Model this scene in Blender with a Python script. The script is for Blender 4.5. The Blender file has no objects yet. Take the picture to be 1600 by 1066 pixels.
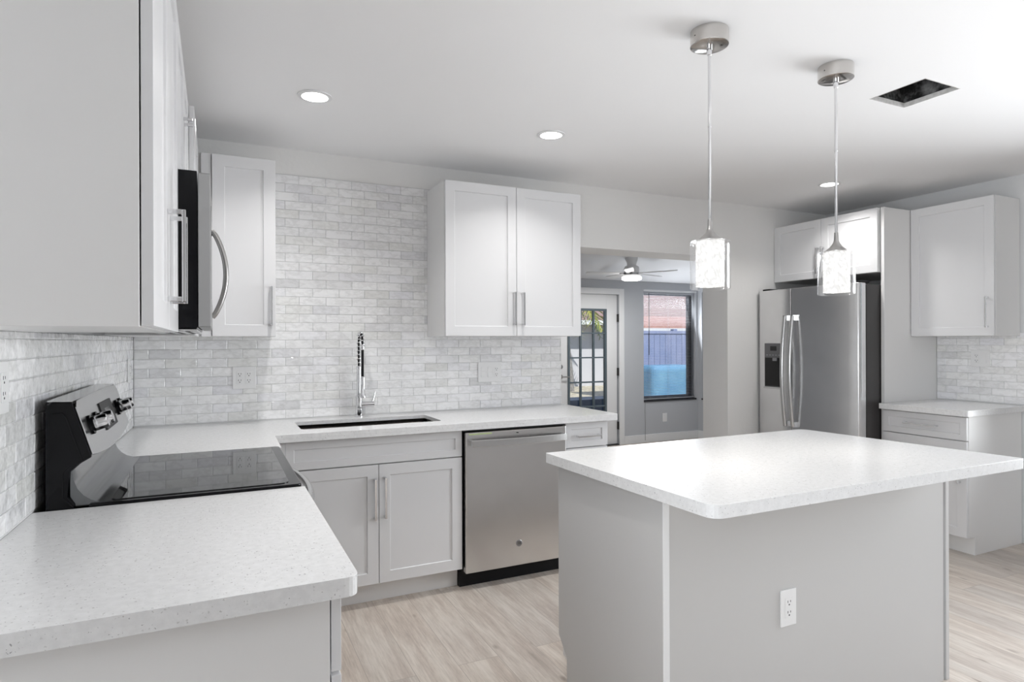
import bpy, bmesh, math, random
from mathutils import Vector, Matrix
random.seed(7)
PI = math.pi
S = bpy.context.scene
COL = S.collection

# ------------------------------------------------------------------ camera
YAW, ROLL, FPX, CAMZ = 0.4446, -0.0033, 970.6, 1.3546
fw = Vector((math.sin(YAW), math.cos(YAW), 0))
rt = Vector((math.cos(YAW), -math.sin(YAW), 0))
up = Vector((0, 0, 1))
r2 = rt * math.cos(ROLL) + up * math.sin(ROLL)
u2 = -rt * math.sin(ROLL) + up * math.cos(ROLL)
cd = bpy.data.cameras.new('camera')
cam = bpy.data.objects.new('camera', cd)
COL.objects.link(cam)
cd.sensor_width = 36.0
cd.lens = FPX / 1600 * 36
cd.clip_start = 0.02
cd.clip_end = 200
cam.matrix_world = Matrix(((r2.x, u2.x, -fw.x, 0), (r2.y, u2.y, -fw.y, 0), (r2.z, u2.z, -fw.z, CAMZ), (0, 0, 0, 1)))
S.camera = cam

# ------------------------------------------------------------------ view, world, sun, daylight
S.view_settings.view_transform = 'Standard'
S.view_settings.look = 'None'
S.view_settings.gamma = 1
S.view_settings.use_curve_mapping = False
S.view_settings.exposure = 0.72
S.cycles.max_bounces = 10
S.cycles.diffuse_bounces = 6
S.cycles.glossy_bounces = 6
S.cycles.transparent_max_bounces = 12
S.cycles.sample_clamp_indirect = 6
S.cycles.caustics_reflective = False
S.cycles.caustics_refractive = False
S.cycles.use_denoising = True

w = bpy.data.worlds.new('world')
S.world = w
w.use_nodes = True
nt = w.node_tree
nt.nodes.clear()
sky = nt.nodes.new('ShaderNodeTexSky')
sky.sky_type = 'NISHITA'
sky.sun_disc = False
sky.sun_elevation = math.radians(48)
sky.sun_rotation = math.radians(60)
bg = nt.nodes.new('ShaderNodeBackground')
bg.inputs['Strength'].default_value = 0.13
wo = nt.nodes.new('ShaderNodeOutputWorld')
nt.links.new(sky.outputs[0], bg.inputs[0])
nt.links.new(bg.outputs[0], wo.inputs[0])

sd = bpy.data.lights.new('sun', 'SUN')
sd.energy = 3.0
sd.angle = math.radians(0.6)
sd.color = (1.0, 0.95, 0.86)
sun = bpy.data.objects.new('sun', sd)
COL.objects.link(sun)
sun.rotation_euler = (math.radians(42), math.radians(-6), 0)


def area(name, loc, rot, sx, sy, power, color=(1, 1, 1), parent=None, shape='RECTANGLE', spread=PI):
    l = bpy.data.lights.new(name, 'AREA')
    l.shape = shape
    l.size = sx
    l.size_y = sy
    l.energy = power
    l.color = color
    l.spread = spread
    o = bpy.data.objects.new(name, l)
    COL.objects.link(o)
    o.location = loc
    o.rotation_euler = rot
    if parent:
        o.parent = parent
    return o


def xw0(y):
    return -0.393 + (y - 3.74) * 0.0242


# daylight as area lights at two assumed, unseen kitchen windows and the sunroom window
DAY = (0.93, 0.965, 1.0)
P_SIDE, P_LEFT, UPT = 31, 29, math.radians(8)
SPR = 125
area('daylight_fill', (4.76, 1.05, 1.36), (PI / 2 - .03, 0, PI / 2), 1.8, 1.5, P_SIDE, DAY, spread=math.radians(108))  # assumed right-wall window, out of view; place and spread shaped to balance brightness
area('daylight_fill', (xw0(-.35) + .03, -.35, 1.3), (PI / 2 + UPT, 0, -PI / 2), 1.1, 1.6, P_LEFT, DAY, spread=math.radians(SPR))  # added fill at an assumed, unseen left window; spread kept off the near cabinet
area('daylight_fill', (5.56, 6.66, 1.3), (-PI / 2 - .3, 0, 0), 0.8, 1.35, 18, DAY)
DL_POWER = 3.0
PEND_POWER = 0.6
FAN_POWER = 9.5

# ------------------------------------------------------------------ materials


def mat(name, col, rough=0.5, metal=0.0, **kw):
    m = bpy.data.materials.new(name)
    m.use_nodes = True
    b = m.node_tree.nodes['Principled BSDF']
    b.inputs['Base Color'].default_value = (*col, 1)
    b.inputs['Roughness'].default_value = rough
    b.inputs['Metallic'].default_value = metal
    for k, v in kw.items():
        b.inputs[k.replace('_', ' ')].default_value = v
    return m


def N(m, t, **kw):
    n = m.node_tree.nodes.new(t)
    for k, v in kw.items():
        if k.startswith('i_'):
            n.inputs[k[2:].replace('_', ' ')].default_value = v
        else:
            setattr(n, k, v)
    return n


def L(m, a, b):
    m.node_tree.links.new(a, b)


def P(m):
    return m.node_tree.nodes['Principled BSDF']


def coords(m, scale=(1, 1, 1), kind='Object'):
    tc = N(m, 'ShaderNodeTexCoord')
    mp = N(m, 'ShaderNodeMapping')
    mp.inputs['Scale'].default_value = scale
    L(m, tc.outputs[kind], mp.inputs[0])
    return mp.outputs[0]


def ramp(m, fac, stops):
    r = N(m, 'ShaderNodeValToRGB')
    e = r.color_ramp.elements
    while len(e) < len(stops):
        e.new(0.5)
    for i, (p, c) in enumerate(stops):
        e[i].position = p
        e[i].color = (*c, 1)
    L(m, fac, r.inputs[0])
    return r.outputs[0]


def bump(m, height, strength=0.2, dist=0.002):
    b = N(m, 'ShaderNodeBump')
    b.inputs['Strength'].default_value = strength
    b.inputs['Distance'].default_value = dist
    L(m, height, b.inputs['Height'])
    L(m, b.outputs[0], P(m).inputs['Normal'])
    return b


def noise(m, vec, scale, detail=3, rough=0.5):
    n = N(m, 'ShaderNodeTexNoise')
    n.inputs['Scale'].default_value = scale
    n.inputs['Detail'].default_value = detail
    n.inputs['Roughness'].default_value = rough
    L(m, vec, n.inputs['Vector'])
    return n.outputs[0]


def wall_mat(name, col, sc=55, st=0.12):
    m = mat(name, col, 0.75)
    v = coords(m)
    n = noise(m, v, sc, 4, 0.6)
    bump(m, n, st, 0.004)
    return m


M_ceil = wall_mat('ceiling_paint', (0.88, 0.88, 0.885), 35, 0.05)
M_wall = wall_mat('wall_paint', (0.70, 0.705, 0.71), 45, 0.14)
M_stucco = wall_mat('rough_wall_paint', (0.82, 0.815, 0.805), 38, 0.35)
M_sun = wall_mat('sunroom_paint', (0.50, 0.515, 0.54), 45, 0.1)
M_trim = mat('trim_paint', (0.78, 0.785, 0.79), 0.35)
M_cab = mat('cabinet_lacquer', (0.70, 0.70, 0.71), 0.3)
M_cabpanel = mat('cabinet_side_laminate', (0.74, 0.735, 0.73), 0.35)
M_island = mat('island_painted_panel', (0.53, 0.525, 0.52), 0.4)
M_black = mat('black_enamel', (0.004, 0.004, 0.005), 0.12, Specular_IOR_Level=0.18)
M_gap = mat('black_shadow_gap', (0.01, 0.01, 0.01), 0.6)
M_blackmat = mat('black_plastic', (0.006, 0.006, 0.007), 0.5, Specular_IOR_Level=0.2)
M_chrome = mat('chrome', (0.75, 0.75, 0.76), 0.09, 1.0)
M_satin = mat('satin_nickel', (0.42, 0.41, 0.40), 0.3, 1.0)
M_canopy = mat('polished_nickel', (0.62, 0.60, 0.58), 0.12, 1.0)
M_plate = mat('white_plastic_plate', (0.78, 0.78, 0.78), 0.3)
M_slot = mat('outlet_slot', (0.02, 0.02, 0.02), 0.5)
M_dark = mat('dark_bronze', (0.03, 0.03, 0.035), 0.4)
M_hinge = mat('hinge_black', (0.01, 0.01, 0.01), 0.4)
M_fan = mat('fan_white', (0.75, 0.75, 0.75), 0.4)
M_blind = mat('blind_slat', (0.42, 0.43, 0.46), 0.4)
M_badge = mat('badge_grey', (0.32, 0.32, 0.33), 0.3, 1.0)
M_greenstrip = mat('pale_green_strip', (0.62, 0.74, 0.36), 0.4)


def emit(name, col, strength):
    m = mat(name, (0.8, 0.8, 0.8), 0.4)
    P(m).inputs['Emission Color'].default_value = (*col, 1)
    P(m).inputs['Emission Strength'].default_value = strength
    return m


M_lamp = emit('lamp_diffuser', (1.0, 0.98, 0.95), 6.0)
M_fanlamp = emit('fan_lamp_diffuser', (1.0, 0.98, 0.96), 4.0)


def steel(name, col, rough, stretch, axis='Z', aniso=0.6, sm=0.035, arot=0.0):
    m = mat(name, col, rough, 1.0)
    v = coords(m, stretch)
    n = noise(m, v, 1.0, 4, 0.65)
    bump(m, n, 0.05, 0.001)
    v2 = coords(m)
    n2 = noise(m, v2, 3.0, 3, 0.6)
    c = ramp(m, n2, [(0.3, tuple(x - sm for x in col)), (0.7, tuple(x + sm for x in col))])
    L(m, c, P(m).inputs['Base Color'])
    P(m).inputs['Anisotropic'].default_value = aniso
    t = N(m, 'ShaderNodeCombineXYZ')
    t.inputs[2].default_value = 1.0
    L(m, t.outputs[0], P(m).inputs['Tangent'])
    P(m).inputs['Anisotropic Rotation'].default_value = arot
    return m


M_steel = steel('brushed_stainless', (0.70, 0.695, 0.69), 0.19, (6, 6, 900), aniso=0.85)
M_fridge = steel('fridge_stainless', (0.80, 0.80, 0.805), 0.24, (6, 6, 700), aniso=0.5, sm=0.05)
M_sink = mat('sink_stainless', (0.42, 0.39, 0.37), 0.22, 1.0)
M_guard = mat('backguard_stainless', (0.62, 0.62, 0.62), 0.22, 1.0)
M_fside = mat('fridge_dark_side', (0.045, 0.042, 0.042), 0.4)


def glassm(name, tint=(1, 1, 1), rough=0.0, mixf=0.12, fk=0.9):
    m = bpy.data.materials.new(name)
    m.use_nodes = True
    t = m.node_tree
    t.nodes.clear()
    tr = t.nodes.new('ShaderNodeBsdfTransparent')
    tr.inputs[0].default_value = (*tint, 1)
    gl = t.nodes.new('ShaderNodeBsdfGlossy')
    gl.inputs['Roughness'].default_value = rough
    gl.inputs[0].default_value = (1, 1, 1, 1)
    fr = t.nodes.new('ShaderNodeFresnel')
    fr.inputs[0].default_value = 1.45
    mul = t.nodes.new('ShaderNodeMath')
    mul.operation = 'MULTIPLY_ADD'
    mul.inputs[1].default_value = fk
    mul.inputs[2].default_value = mixf
    t.links.new(fr.outputs[0], mul.inputs[0])
    mx = t.nodes.new('ShaderNodeMixShader')
    t.links.new(mul.outputs[0], mx.inputs[0])
    t.links.new(tr.outputs[0], mx.inputs[1])
    t.links.new(gl.outputs[0], mx.inputs[2])
    o = t.nodes.new('ShaderNodeOutputMaterial')
    t.links.new(mx.outputs[0], o.inputs[0])
    return m


M_glass = glassm('window_glass', (0.96, 0.98, 1.0), 0.0, 0.0)
M_shade = glassm('clear_shade_glass', (0.985, 0.985, 0.985), 0.05, 0.02, 0.35)
M_doorglass = glassm('door_glass', (0.96, 0.98, 1.0), 0.0, 0.02)


def crystal():
    m = emit('lit_crystal_sleeve', (1.0, 0.985, 0.965), 1.0)
    P(m).inputs['Base Color'].default_value = (.35, .35, .35, 1)
    v = coords(m, (1, 1, 1))
    vo = N(m, 'ShaderNodeTexVoronoi')
    vo.inputs['Scale'].default_value = 62
    L(m, v, vo.inputs['Vector'])
    c = ramp(m, vo.outputs['Distance'], [(0.25, (0.72, 0.71, 0.69)), (0.62, (0.36, 0.355, 0.345))])
    L(m, c, P(m).inputs['Emission Color'])
    P(m).inputs['Roughness'].default_value = 0.15
    bump(m, vo.outputs['Distance'], 0.8, 0.004)
    return m


M_crystal = crystal()


def quartz():
    m = mat('speckled_white_quartz', (0.74, 0.74, 0.74), 0.2)
    v = coords(m, (1, 1, 1), 'Object')
    vo = N(m, 'ShaderNodeTexVoronoi')
    vo.inputs['Scale'].default_value = 215
    nd = N(m, 'ShaderNodeTexNoise')
    nd.inputs['Scale'].default_value = 320
    L(m, v, nd.inputs['Vector'])
    sc = N(m, 'ShaderNodeVectorMath', operation='SCALE')
    sc.inputs['Scale'].default_value = 0.006
    L(m, nd.outputs['Color'], sc.inputs[0])
    ad = N(m, 'ShaderNodeVectorMath', operation='ADD')
    L(m, v, ad.inputs[0])
    L(m, sc.outputs[0], ad.inputs[1])
    L(m, ad.outputs[0], vo.inputs['Vector'])
    d = N(m, 'ShaderNodeMath', operation='LESS_THAN')
    L(m, vo.outputs['Distance'], d.inputs[0])
    sep = N(m, 'ShaderNodeSeparateColor')
    L(m, vo.outputs['Color'], sep.inputs[0])
    # chip radius differs from cell to cell; most cells have none
    rr = N(m, 'ShaderNodeMapRange')
    rr.inputs['From Min'].default_value = 0.76
    rr.inputs['From Max'].default_value = 1.0
    rr.inputs['To Min'].default_value = 0.0
    rr.inputs['To Max'].default_value = 0.42
    L(m, sep.outputs[0], rr.inputs['Value'])
    L(m, rr.outputs[0], d.inputs[1])
    tone = ramp(m, sep.outputs[1], [(0.0, (0.30, 0.30, 0.31)), (0.4, (0.46, 0.45, 0.44)), (1.0, (0.62, 0.62, 0.62))])
    n = noise(m, v, 60, 3, 0.6)
    base = ramp(m, n, [(0.35, (0.69, 0.69, 0.692)), (0.65, (0.75, 0.75, 0.752))])
    mx = N(m, 'ShaderNodeMix', data_type='RGBA')
    L(m, d.outputs[0], mx.inputs[0])
    L(m, base, mx.inputs[6])
    L(m, tone, mx.inputs[7])
    L(m, mx.outputs[2], P(m).inputs['Base Color'])
    return m


M_quartz = quartz()


def tile_m():
    m = mat('glazed_tile', (0.7, 0.7, 0.7), 0.07)
    at = N(m, 'ShaderNodeAttribute', attribute_name='tint')
    v = coords(m, (5, 5, 11))
    n = noise(m, v, 1.6, 5, 0.62)
    vein = ramp(m, n, [(0.0, (0.80, 0.80, 0.80)), (0.42, (0.88, 0.88, 0.885)), (0.5, (0.78, 0.78, 0.78)), (0.55, (0.88, 0.88, 0.885)), (1.0, (0.86, 0.86, 0.86))])
    mx = N(m, 'ShaderNodeMix', data_type='RGBA', blend_type='MULTIPLY')
    mx.inputs[0].default_value = 1
    L(m, vein, mx.inputs[6])
    L(m, at.outputs['Color'], mx.inputs[7])
    L(m, mx.outputs[2], P(m).inputs['Base Color'])
    v2 = coords(m, (1, 1, 1.6))
    n2 = noise(m, v2, 17, 2, 0.45)
    bump(m, n2, 0.48, 0.013)
    return m


M_tile = tile_m()
M_grout = mat('grey_grout', (0.62, 0.62, 0.62), 0.8)


def floor_m():
    m = mat('vinyl_plank', (0.4, 0.35, 0.3), 0.38)
    tc = N(m, 'ShaderNodeTexCoord')
    sp = N(m, 'ShaderNodeSeparateXYZ')
    L(m, tc.outputs['Object'], sp.inputs[0])
    cb = N(m, 'ShaderNodeCombineXYZ')
    L(m, sp.outputs[1], cb.inputs[0])
    L(m, sp.outputs[0], cb.inputs[1])
    br = N(m, 'ShaderNodeTexBrick')
    br.offset = 0.37
    br.inputs['Scale'].default_value = 1.0
    br.inputs['Brick Width'].default_value = 1.22
    br.inputs['Row Height'].default_value = 0.182
    br.inputs['Mortar Size'].default_value = 0.0012
    br.inputs['Mortar Smooth'].default_value = 0.2
    br.inputs['Bias'].default_value = 0.0
    br.inputs['Color1'].default_value = (0.0, 0.0, 0.0, 1)
    br.inputs['Color2'].default_value = (1, 1, 1, 1)
    br.inputs['Mortar'].default_value = (0.5, 0.5, 0.5, 1)
    L(m, cb.outputs[0], br.inputs['Vector'])
    # shift the grain from plank to plank
    off = N(m, 'ShaderNodeVectorMath', operation='SCALE')
    off.inputs['Scale'].default_value = 7.0
    L(m, br.outputs['Color'], off.inputs[0])
    add = N(m, 'ShaderNodeVectorMath', operation='ADD')
    L(m, tc.outputs['Object'], add.inputs[0])
    L(m, off.outputs[0], add.inputs[1])
    mp = N(m, 'ShaderNodeMapping')
    mp.inputs['Scale'].default_value = (9, 1.1, 1)
    L(m, add.outputs[0], mp.inputs[0])
    n = noise(m, mp.outputs[0], 1.5, 9, 0.74)
    c = ramp(m, n, [(0.25, (0.35, 0.30, 0.26)), (0.43, (0.50, 0.44, 0.39)), (0.56, (0.60, 0.55, 0.495)), (0.75, (0.68, 0.64, 0.59))])
    mp2 = N(m, 'ShaderNodeMapping')
    mp2.inputs['Scale'].default_value = (130, 7, 1)
    L(m, add.outputs[0], mp2.inputs[0])
    n2 = noise(m, mp2.outputs[0], 1.0, 4, 0.6)
    c2 = ramp(m, n2, [(0.3, (0.80, 0.79, 0.78)), (0.6, (1.04, 1.04, 1.04))])
    mx = N(m, 'ShaderNodeMix', data_type='RGBA', blend_type='MULTIPLY')
    mx.inputs[0].default_value = 0.8
    L(m, c, mx.inputs[6])
    L(m, c2, mx.inputs[7])
    # plank tone
    c3 = ramp(m, br.outputs['Color'], [(0.0, (0.90, 0.90, 0.91)), (1.0, (1.06, 1.04, 1.02))])
    mx2 = N(m, 'ShaderNodeMix', data_type='RGBA', blend_type='MULTIPLY')
    mx2.inputs[0].default_value = 1.0
    L(m, mx.outputs[2], mx2.inputs[6])
    L(m, c3, mx2.inputs[7])
    # knots
    mp3 = N(m, 'ShaderNodeMapping')
    mp3.inputs['Scale'].default_value = (5.5, 2.6, 1)
    L(m, add.outputs[0], mp3.inputs[0])
    vo = N(m, 'ShaderNodeTexVoronoi')
    vo.inputs['Scale'].default_value = 1.0
    L(m, mp3.outputs[0], vo.inputs['Vector'])
    kn = ramp(m, vo.outputs['Distance'], [(0.03, (0.50, 0.46, 0.43)), (0.085, (1, 1, 1))])
    mx3 = N(m, 'ShaderNodeMix', data_type='RGBA', blend_type='MULTIPLY')
    mx3.inputs[0].default_value = 0.8
    L(m, mx2.outputs[2], mx3.inputs[6])
    L(m, kn, mx3.inputs[7])
    # joint
    mx4 = N(m, 'ShaderNodeMix', data_type='RGBA')
    L(m, br.outputs['Fac'], mx4.inputs[0])
    L(m, mx3.outputs[2], mx4.inputs[6])
    mx4.inputs[7].default_value = (0.34, 0.30, 0.26, 1)
    L(m, mx4.outputs[2], P(m).inputs['Base Color'])
    bump(m, n2, 0.06, 0.002)
    return m


M_floor = floor_m()


def noisy(name, c1, c2, scale, rough=0.8, stretch=(1, 1, 1), b=0.3, lo=0.35, hi=0.65):
    m = mat(name, c1, rough)
    v = coords(m, stretch)
    n = noise(m, v, scale, 5, 0.6)
    L(m, ramp(m, n, [(lo, c1), (hi, c2)]), P(m).inputs['Base Color'])
    bump(m, n, b, 0.01)
    return m


M_ground = noisy('leaf_litter_ground', (0.30, 0.25, 0.17), (0.72, 0.66, 0.52), 9)
M_fence = noisy('pale_vinyl_fence', (0.62, 0.66, 0.74), (0.74, 0.78, 0.84), 3, 0.6)
M_fence2 = noisy('fence_sky_shade_blue', (0.20, 0.25, 0.42), (0.30, 0.33, 0.50), 1.4, 0.6)  # bluish sky-lit shade put into the fence colour
M_teal = noisy('teal_tarpaulin', (0.10, 0.27, 0.46), (0.17, 0.37, 0.54), 2.5, 0.5)
M_navy = mat('navy_painted_wood', (0.035, 0.06, 0.10), 0.5)
M_shingle = noisy('brown_shingles', (0.24, 0.15, 0.13), (0.36, 0.24, 0.22), 12, 0.9, (1, 1, 4))
M_claytile = noisy('terracotta_tiles', (0.40, 0.20, 0.16), (0.50, 0.29, 0.24), 9, 0.8)
M_stuccoW = mat('white_fascia', (0.8, 0.8, 0.8), 0.6)
M_leaf = noisy('yellow_green_frond', (0.16, 0.24, 0.04), (0.55, 0.50, 0.12), 2.0, 0.6)
M_leafd = noisy('dark_green_leaves', (0.04, 0.09, 0.03), (0.16, 0.25, 0.07), 3.0, 0.6)
M_trunk = noisy('grey_bark', (0.16, 0.15, 0.14), (0.34, 0.32, 0.30), 12, 0.9)
M_duct = noisy('black_duct_lining', (0.004, 0.004, 0.004), (0.22, 0.22, 0.22), 14, 0.95, (1, 1, 1), 0.8, 0.46, 0.72)
M_plaster = noisy('raw_plasterboard_edge', (0.55, 0.54, 0.52), (0.72, 0.71, 0.70), 40, 0.9)

# ------------------------------------------------------------------ helpers
WM = {}


def bm_new():
    return bmesh.new()


def box(bm, x0, x1, y0, y1, z0, z1):
    v = [bm.verts.new(p) for p in ((x0, y0, z0), (x1, y0, z0), (x1, y1, z0), (x0, y1, z0), (x0, y0, z1), (x1, y0, z1), (x1, y1, z1), (x0, y1, z1))]
    for f in ((3, 2, 1, 0), (4, 5, 6, 7), (0, 1, 5, 4), (1, 2, 6, 5), (2, 3, 7, 6), (3, 0, 4, 7)):
        bm.faces.new([v[i] for i in f])
    return bm


def B(*boxes):
    bm = bm_new()
    for b in boxes:
        box(bm, *b)
    return bm


def prism(bm, pts, a0, a1, axis='z', M=None):
    """extrude a 2-D outline along an axis; pts (u,v): z->(x,y), y->(x,z), x->(y,z)"""
    def mk(u, v, a):
        p = {'z': (u, v, a), 'y': (u, a, v), 'x': (a, u, v)}[axis]
        p = Vector(p)
        return M @ p if M else p
    lo = [bm.verts.new(mk(u, v, a0)) for u, v in pts]
    hi = [bm.verts.new(mk(u, v, a1)) for u, v in pts]
    n = len(pts)
    fs = [bm.faces.new(lo), bm.faces.new(hi)]
    for i in range(n):
        fs.append(bm.faces.new((lo[i], lo[(i + 1) % n], hi[(i + 1) % n], hi[i])))
    bmesh.ops.recalc_face_normals(bm, faces=fs)
    return bm


def lathe(bm, prof, c=(0, 0, 0), seg=32, axis='z', cap=True, R=None):
    rings = []
    for r, h in prof:
        ring = []
        for k in range(seg):
            a = 2 * PI * k / seg
            p = {'z': Vector((r * math.cos(a), r * math.sin(a), h)), 'x': Vector((h, r * math.cos(a), r * math.sin(a))), 'y': Vector((r * math.cos(a), h, r * math.sin(a)))}[axis]
            if R:
                p = R @ p
            ring.append(bm.verts.new(p + Vector(c)))
        rings.append(ring)
    fs = []
    for a, b in zip(rings, rings[1:]):
        for k in range(seg):
            fs.append(bm.faces.new((a[k], a[(k + 1) % seg], b[(k + 1) % seg], b[k])))
    if cap:
        fs.append(bm.faces.new(rings[0]))
        fs.append(bm.faces.new(rings[-1]))
    bmesh.ops.recalc_face_normals(bm, faces=fs)
    return bm


def tube(bm, pts, r, seg=10, flat=1.0):
    pts = [Vector(p) for p in pts]
    rings = []
    n = len(pts)
    ref = None
    for i, p in enumerate(pts):
        t = (pts[min(i + 1, n - 1)] - pts[max(i - 1, 0)]).normalized()
        if ref is None:
            ref = Vector((0, 0, 1)) if abs(t.z) < 0.9 else Vector((1, 0, 0))
        a = t.cross(ref).normalized()
        b = a.cross(t).normalized()
        ref = b
        rr = r[i] if isinstance(r, (list, tuple)) else r
        rings.append([bm.verts.new(p + a * rr * math.cos(2 * PI * k / seg) + b * rr * flat * math.sin(2 * PI * k / seg)) for k in range(seg)])
    fs = []
    for a, b in zip(rings, rings[1:]):
        for k in range(seg):
            fs.append(bm.faces.new((a[k], a[(k + 1) % seg], b[(k + 1) % seg], b[k])))
    fs.append(bm.faces.new(rings[0]))
    fs.append(bm.faces.new(rings[-1]))
    bmesh.ops.recalc_face_normals(bm, faces=fs)
    return bm


def link(name, bm, m, parent=None, local=False, bevel=0.0, smooth=False, seg=2):
    me = bpy.data.meshes.new(name)
    if parent is not None and not local:
        bm.transform(WM[parent.name].inverted())
    bm.to_mesh(me)
    bm.free()
    o = bpy.data.objects.new(name, me)
    COL.objects.link(o)
    me.materials.append(m)
    if parent is not None:
        o.parent = parent
        WM[o.name] = WM[parent.name].copy()
    else:
        WM[o.name] = Matrix()
    if smooth:
        for p in me.polygons:
            p.use_smooth = True
        me.set_sharp_from_angle(angle=math.radians(35))
    if bevel:
        b = o.modifiers.new('bevel', 'BEVEL')
        b.width = bevel
        b.segments = seg
        b.limit_method = 'ANGLE'
        b.angle_limit = math.radians(40)
    return o


def tag(o, label, cat, group=None):
    o['label'] = label
    o['category'] = cat
    if group:
        o['group'] = group
    return o


def thing(name, label, cat, loc=(0, 0, 0), rz=0.0, group=None):
    o = bpy.data.objects.new(name, None)
    COL.objects.link(o)
    o.location = loc
    o.rotation_euler = (0, 0, rz)
    o.empty_display_size = 0.05
    WM[o.name] = Matrix.Translation(loc) @ Matrix.Rotation(rz, 4, 'Z')
    return tag(o, label, cat, group)


def solid(name, bm, m, label, cat, loc, group=None, **kw):
    """a thing that is one mesh, origin at loc"""
    bm.transform(Matrix.Translation(-Vector(loc)))
    o = link(name, bm, m, **kw)
    o.location = loc
    WM[o.name] = Matrix.Translation(loc)
    return tag(o, label, cat, group)


def struct(name, bm, m, parent=None, **kw):
    o = link(name, bm, m, parent, **kw)
    if parent is None:
        o['kind'] = 'structure'
    return o


# ------------------------------------------------------------------ room shell
CZ = 2.452
XR, YB, YF = 4.84, 3.74, -2.6
WS = 0.0242


def xw(y):
    return -0.393 + (y - 3.74) * WS


struct('floor', B((-1.0, 7.0, -3.0, 7.0, -0.12, 0.0)), M_floor)
# ceiling slab with the open duct hole cut through it
hx0, hx1, hy0, hy1 = 2.69, 2.94, 1.605, 1.853
ceil = struct('ceiling', B((-1.0, hx0, -3.0, YB + 0.29, CZ, CZ + 0.016), (hx1, XR + 0.2, -3.0, YB + 0.29, CZ, CZ + 0.016),
                           (hx0, hx1, -3.0, hy0, CZ, CZ + 0.016), (hx0, hx1, hy1, YB + 0.29, CZ, CZ + 0.016)), M_ceil)

# left wall, a little out of square
bm = bm_new()
for ya, yb_, za, zb in ((-2.7, -1.0, 0, CZ), (.3, YB + .1, 0, CZ), (-1.0, .3, 0, .45), (-1.0, .3, 2.2, CZ)):  # gap in the wall is for the assumed, unseen window
    prism(bm, [(xw(ya), ya), (xw(ya) - 0.15, ya), (xw(yb_) - 0.15, yb_), (xw(yb_), yb_)], za, zb)
struct('wall_left', bm, M_wall)
# back wall with the wide opening: sunroom beyond
OX0, OX1, OZ = 2.158, 3.69, 2.016
TH = 0.28
struct('wall_back', B((-0.6, OX0, YB, YB + TH, 0, CZ), (OX0, OX1, YB, YB + TH, OZ, CZ), (OX1, XR + 0.15, YB, YB + TH, 0, CZ)), M_stucco)
struct('wall_right', B((XR, XR + 0.15, 2.02, YB, 0, CZ), (XR, XR + 0.15, -2.7, 0.06, 0, CZ), (XR, XR + 0.15, 0.06, 2.02, 0, 0.55), (XR, XR + 0.15, 0.06, 2.02, 2.12, CZ)), M_wall)  # opening holds the assumed window outside the view
struct('wall_front', B((-0.7, XR, YF - .15, YF, 0, CZ)), M_wall)
# sunroom
SY, SX = 6.70, 6.06
DX0, DX1, DZ1 = 3.80, 4.735, 1.958
WX0, WX1, WZ0, WZ1 = 5.13, 6.025, 0.555, 2.015
struct('wall_sunroom_back', B((1.2, DX0, SY, SY + 0.16, 0, 2.6), (DX0, DX1, SY, SY + 0.16, DZ1, 2.6), (DX1, WX0, SY, SY + 0.16, 0, 2.6),
                              (WX0, WX1, SY, SY + 0.16, 0, WZ0), (WX0, WX1, SY, SY + 0.16, WZ1, 2.6), (WX1, SX + 0.15, SY, SY + 0.16, 0, 2.6)), M_sun)
struct('wall_sunroom_right', B((SX, SX + 0.15, YB + TH, 5.3, 0, 2.75), (SX, SX + 0.15, 5.3, 6.62, 0, WZ0), (SX, SX + 0.15, 5.3, 6.62, WZ1, 2.75), (SX, SX + 0.15, 6.62, SY, 0, 2.75)), M_sun)
struct('wall_sunroom_left', B((1.2, 1.35, YB + TH, SY, 0, 2.8)), M_sun)
struct('wall_sunroom_front', B((XR + .15, SX, YB, YB + TH, 0, 2.8), (1.2, XR + .15, YB + .02, YB + TH, CZ + .02, 2.8)), M_sun)
bm = bm_new()
prism(bm, [(YB + TH - .02, 2.13 + .19 * (SY - YB - TH)), (SY + .1, 2.12), (SY + .1, 2.22), (YB + TH - .02, 2.73)], 1.2, SX + .1, 'x')
struct('ceiling_sunroom', bm, mat('sunroom_ceiling_paint', (0.72, 0.73, 0.75), 0.8))
# baseboards
struct('baseboard_sunroom_back', B((DX1 + .075, SX, SY - 0.016, SY, 0, 0.105)), M_trim, bevel=0.003)
struct('baseboard_sunroom_right', B((SX - 0.016, SX, YB + TH, SY - .016, 0, 0.105)), M_trim, bevel=0.003)
struct('baseboard_back', B((OX1 + 0.002, 3.99, YB - 0.014, YB, 0, 0.095)), M_trim, bevel=0.003)
# door casing
struct('trim_1', B((DX1 - .005, DX1 + 0.072, SY - .018, SY, 0, DZ1 + 0.072), (DX0 - .072, DX0 + .005, SY - .018, SY, 0, DZ1 + .072), (DX0 + .005, DX1 - .005, SY - .018, SY, DZ1 - .005, DZ1 + 0.072)), M_trim, bevel=0.003)
struct('trim_2', B((WX0, WX1, SY - .012, SY + .02, WZ1 - .002, WZ1 + .02)), M_trim)

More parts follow.
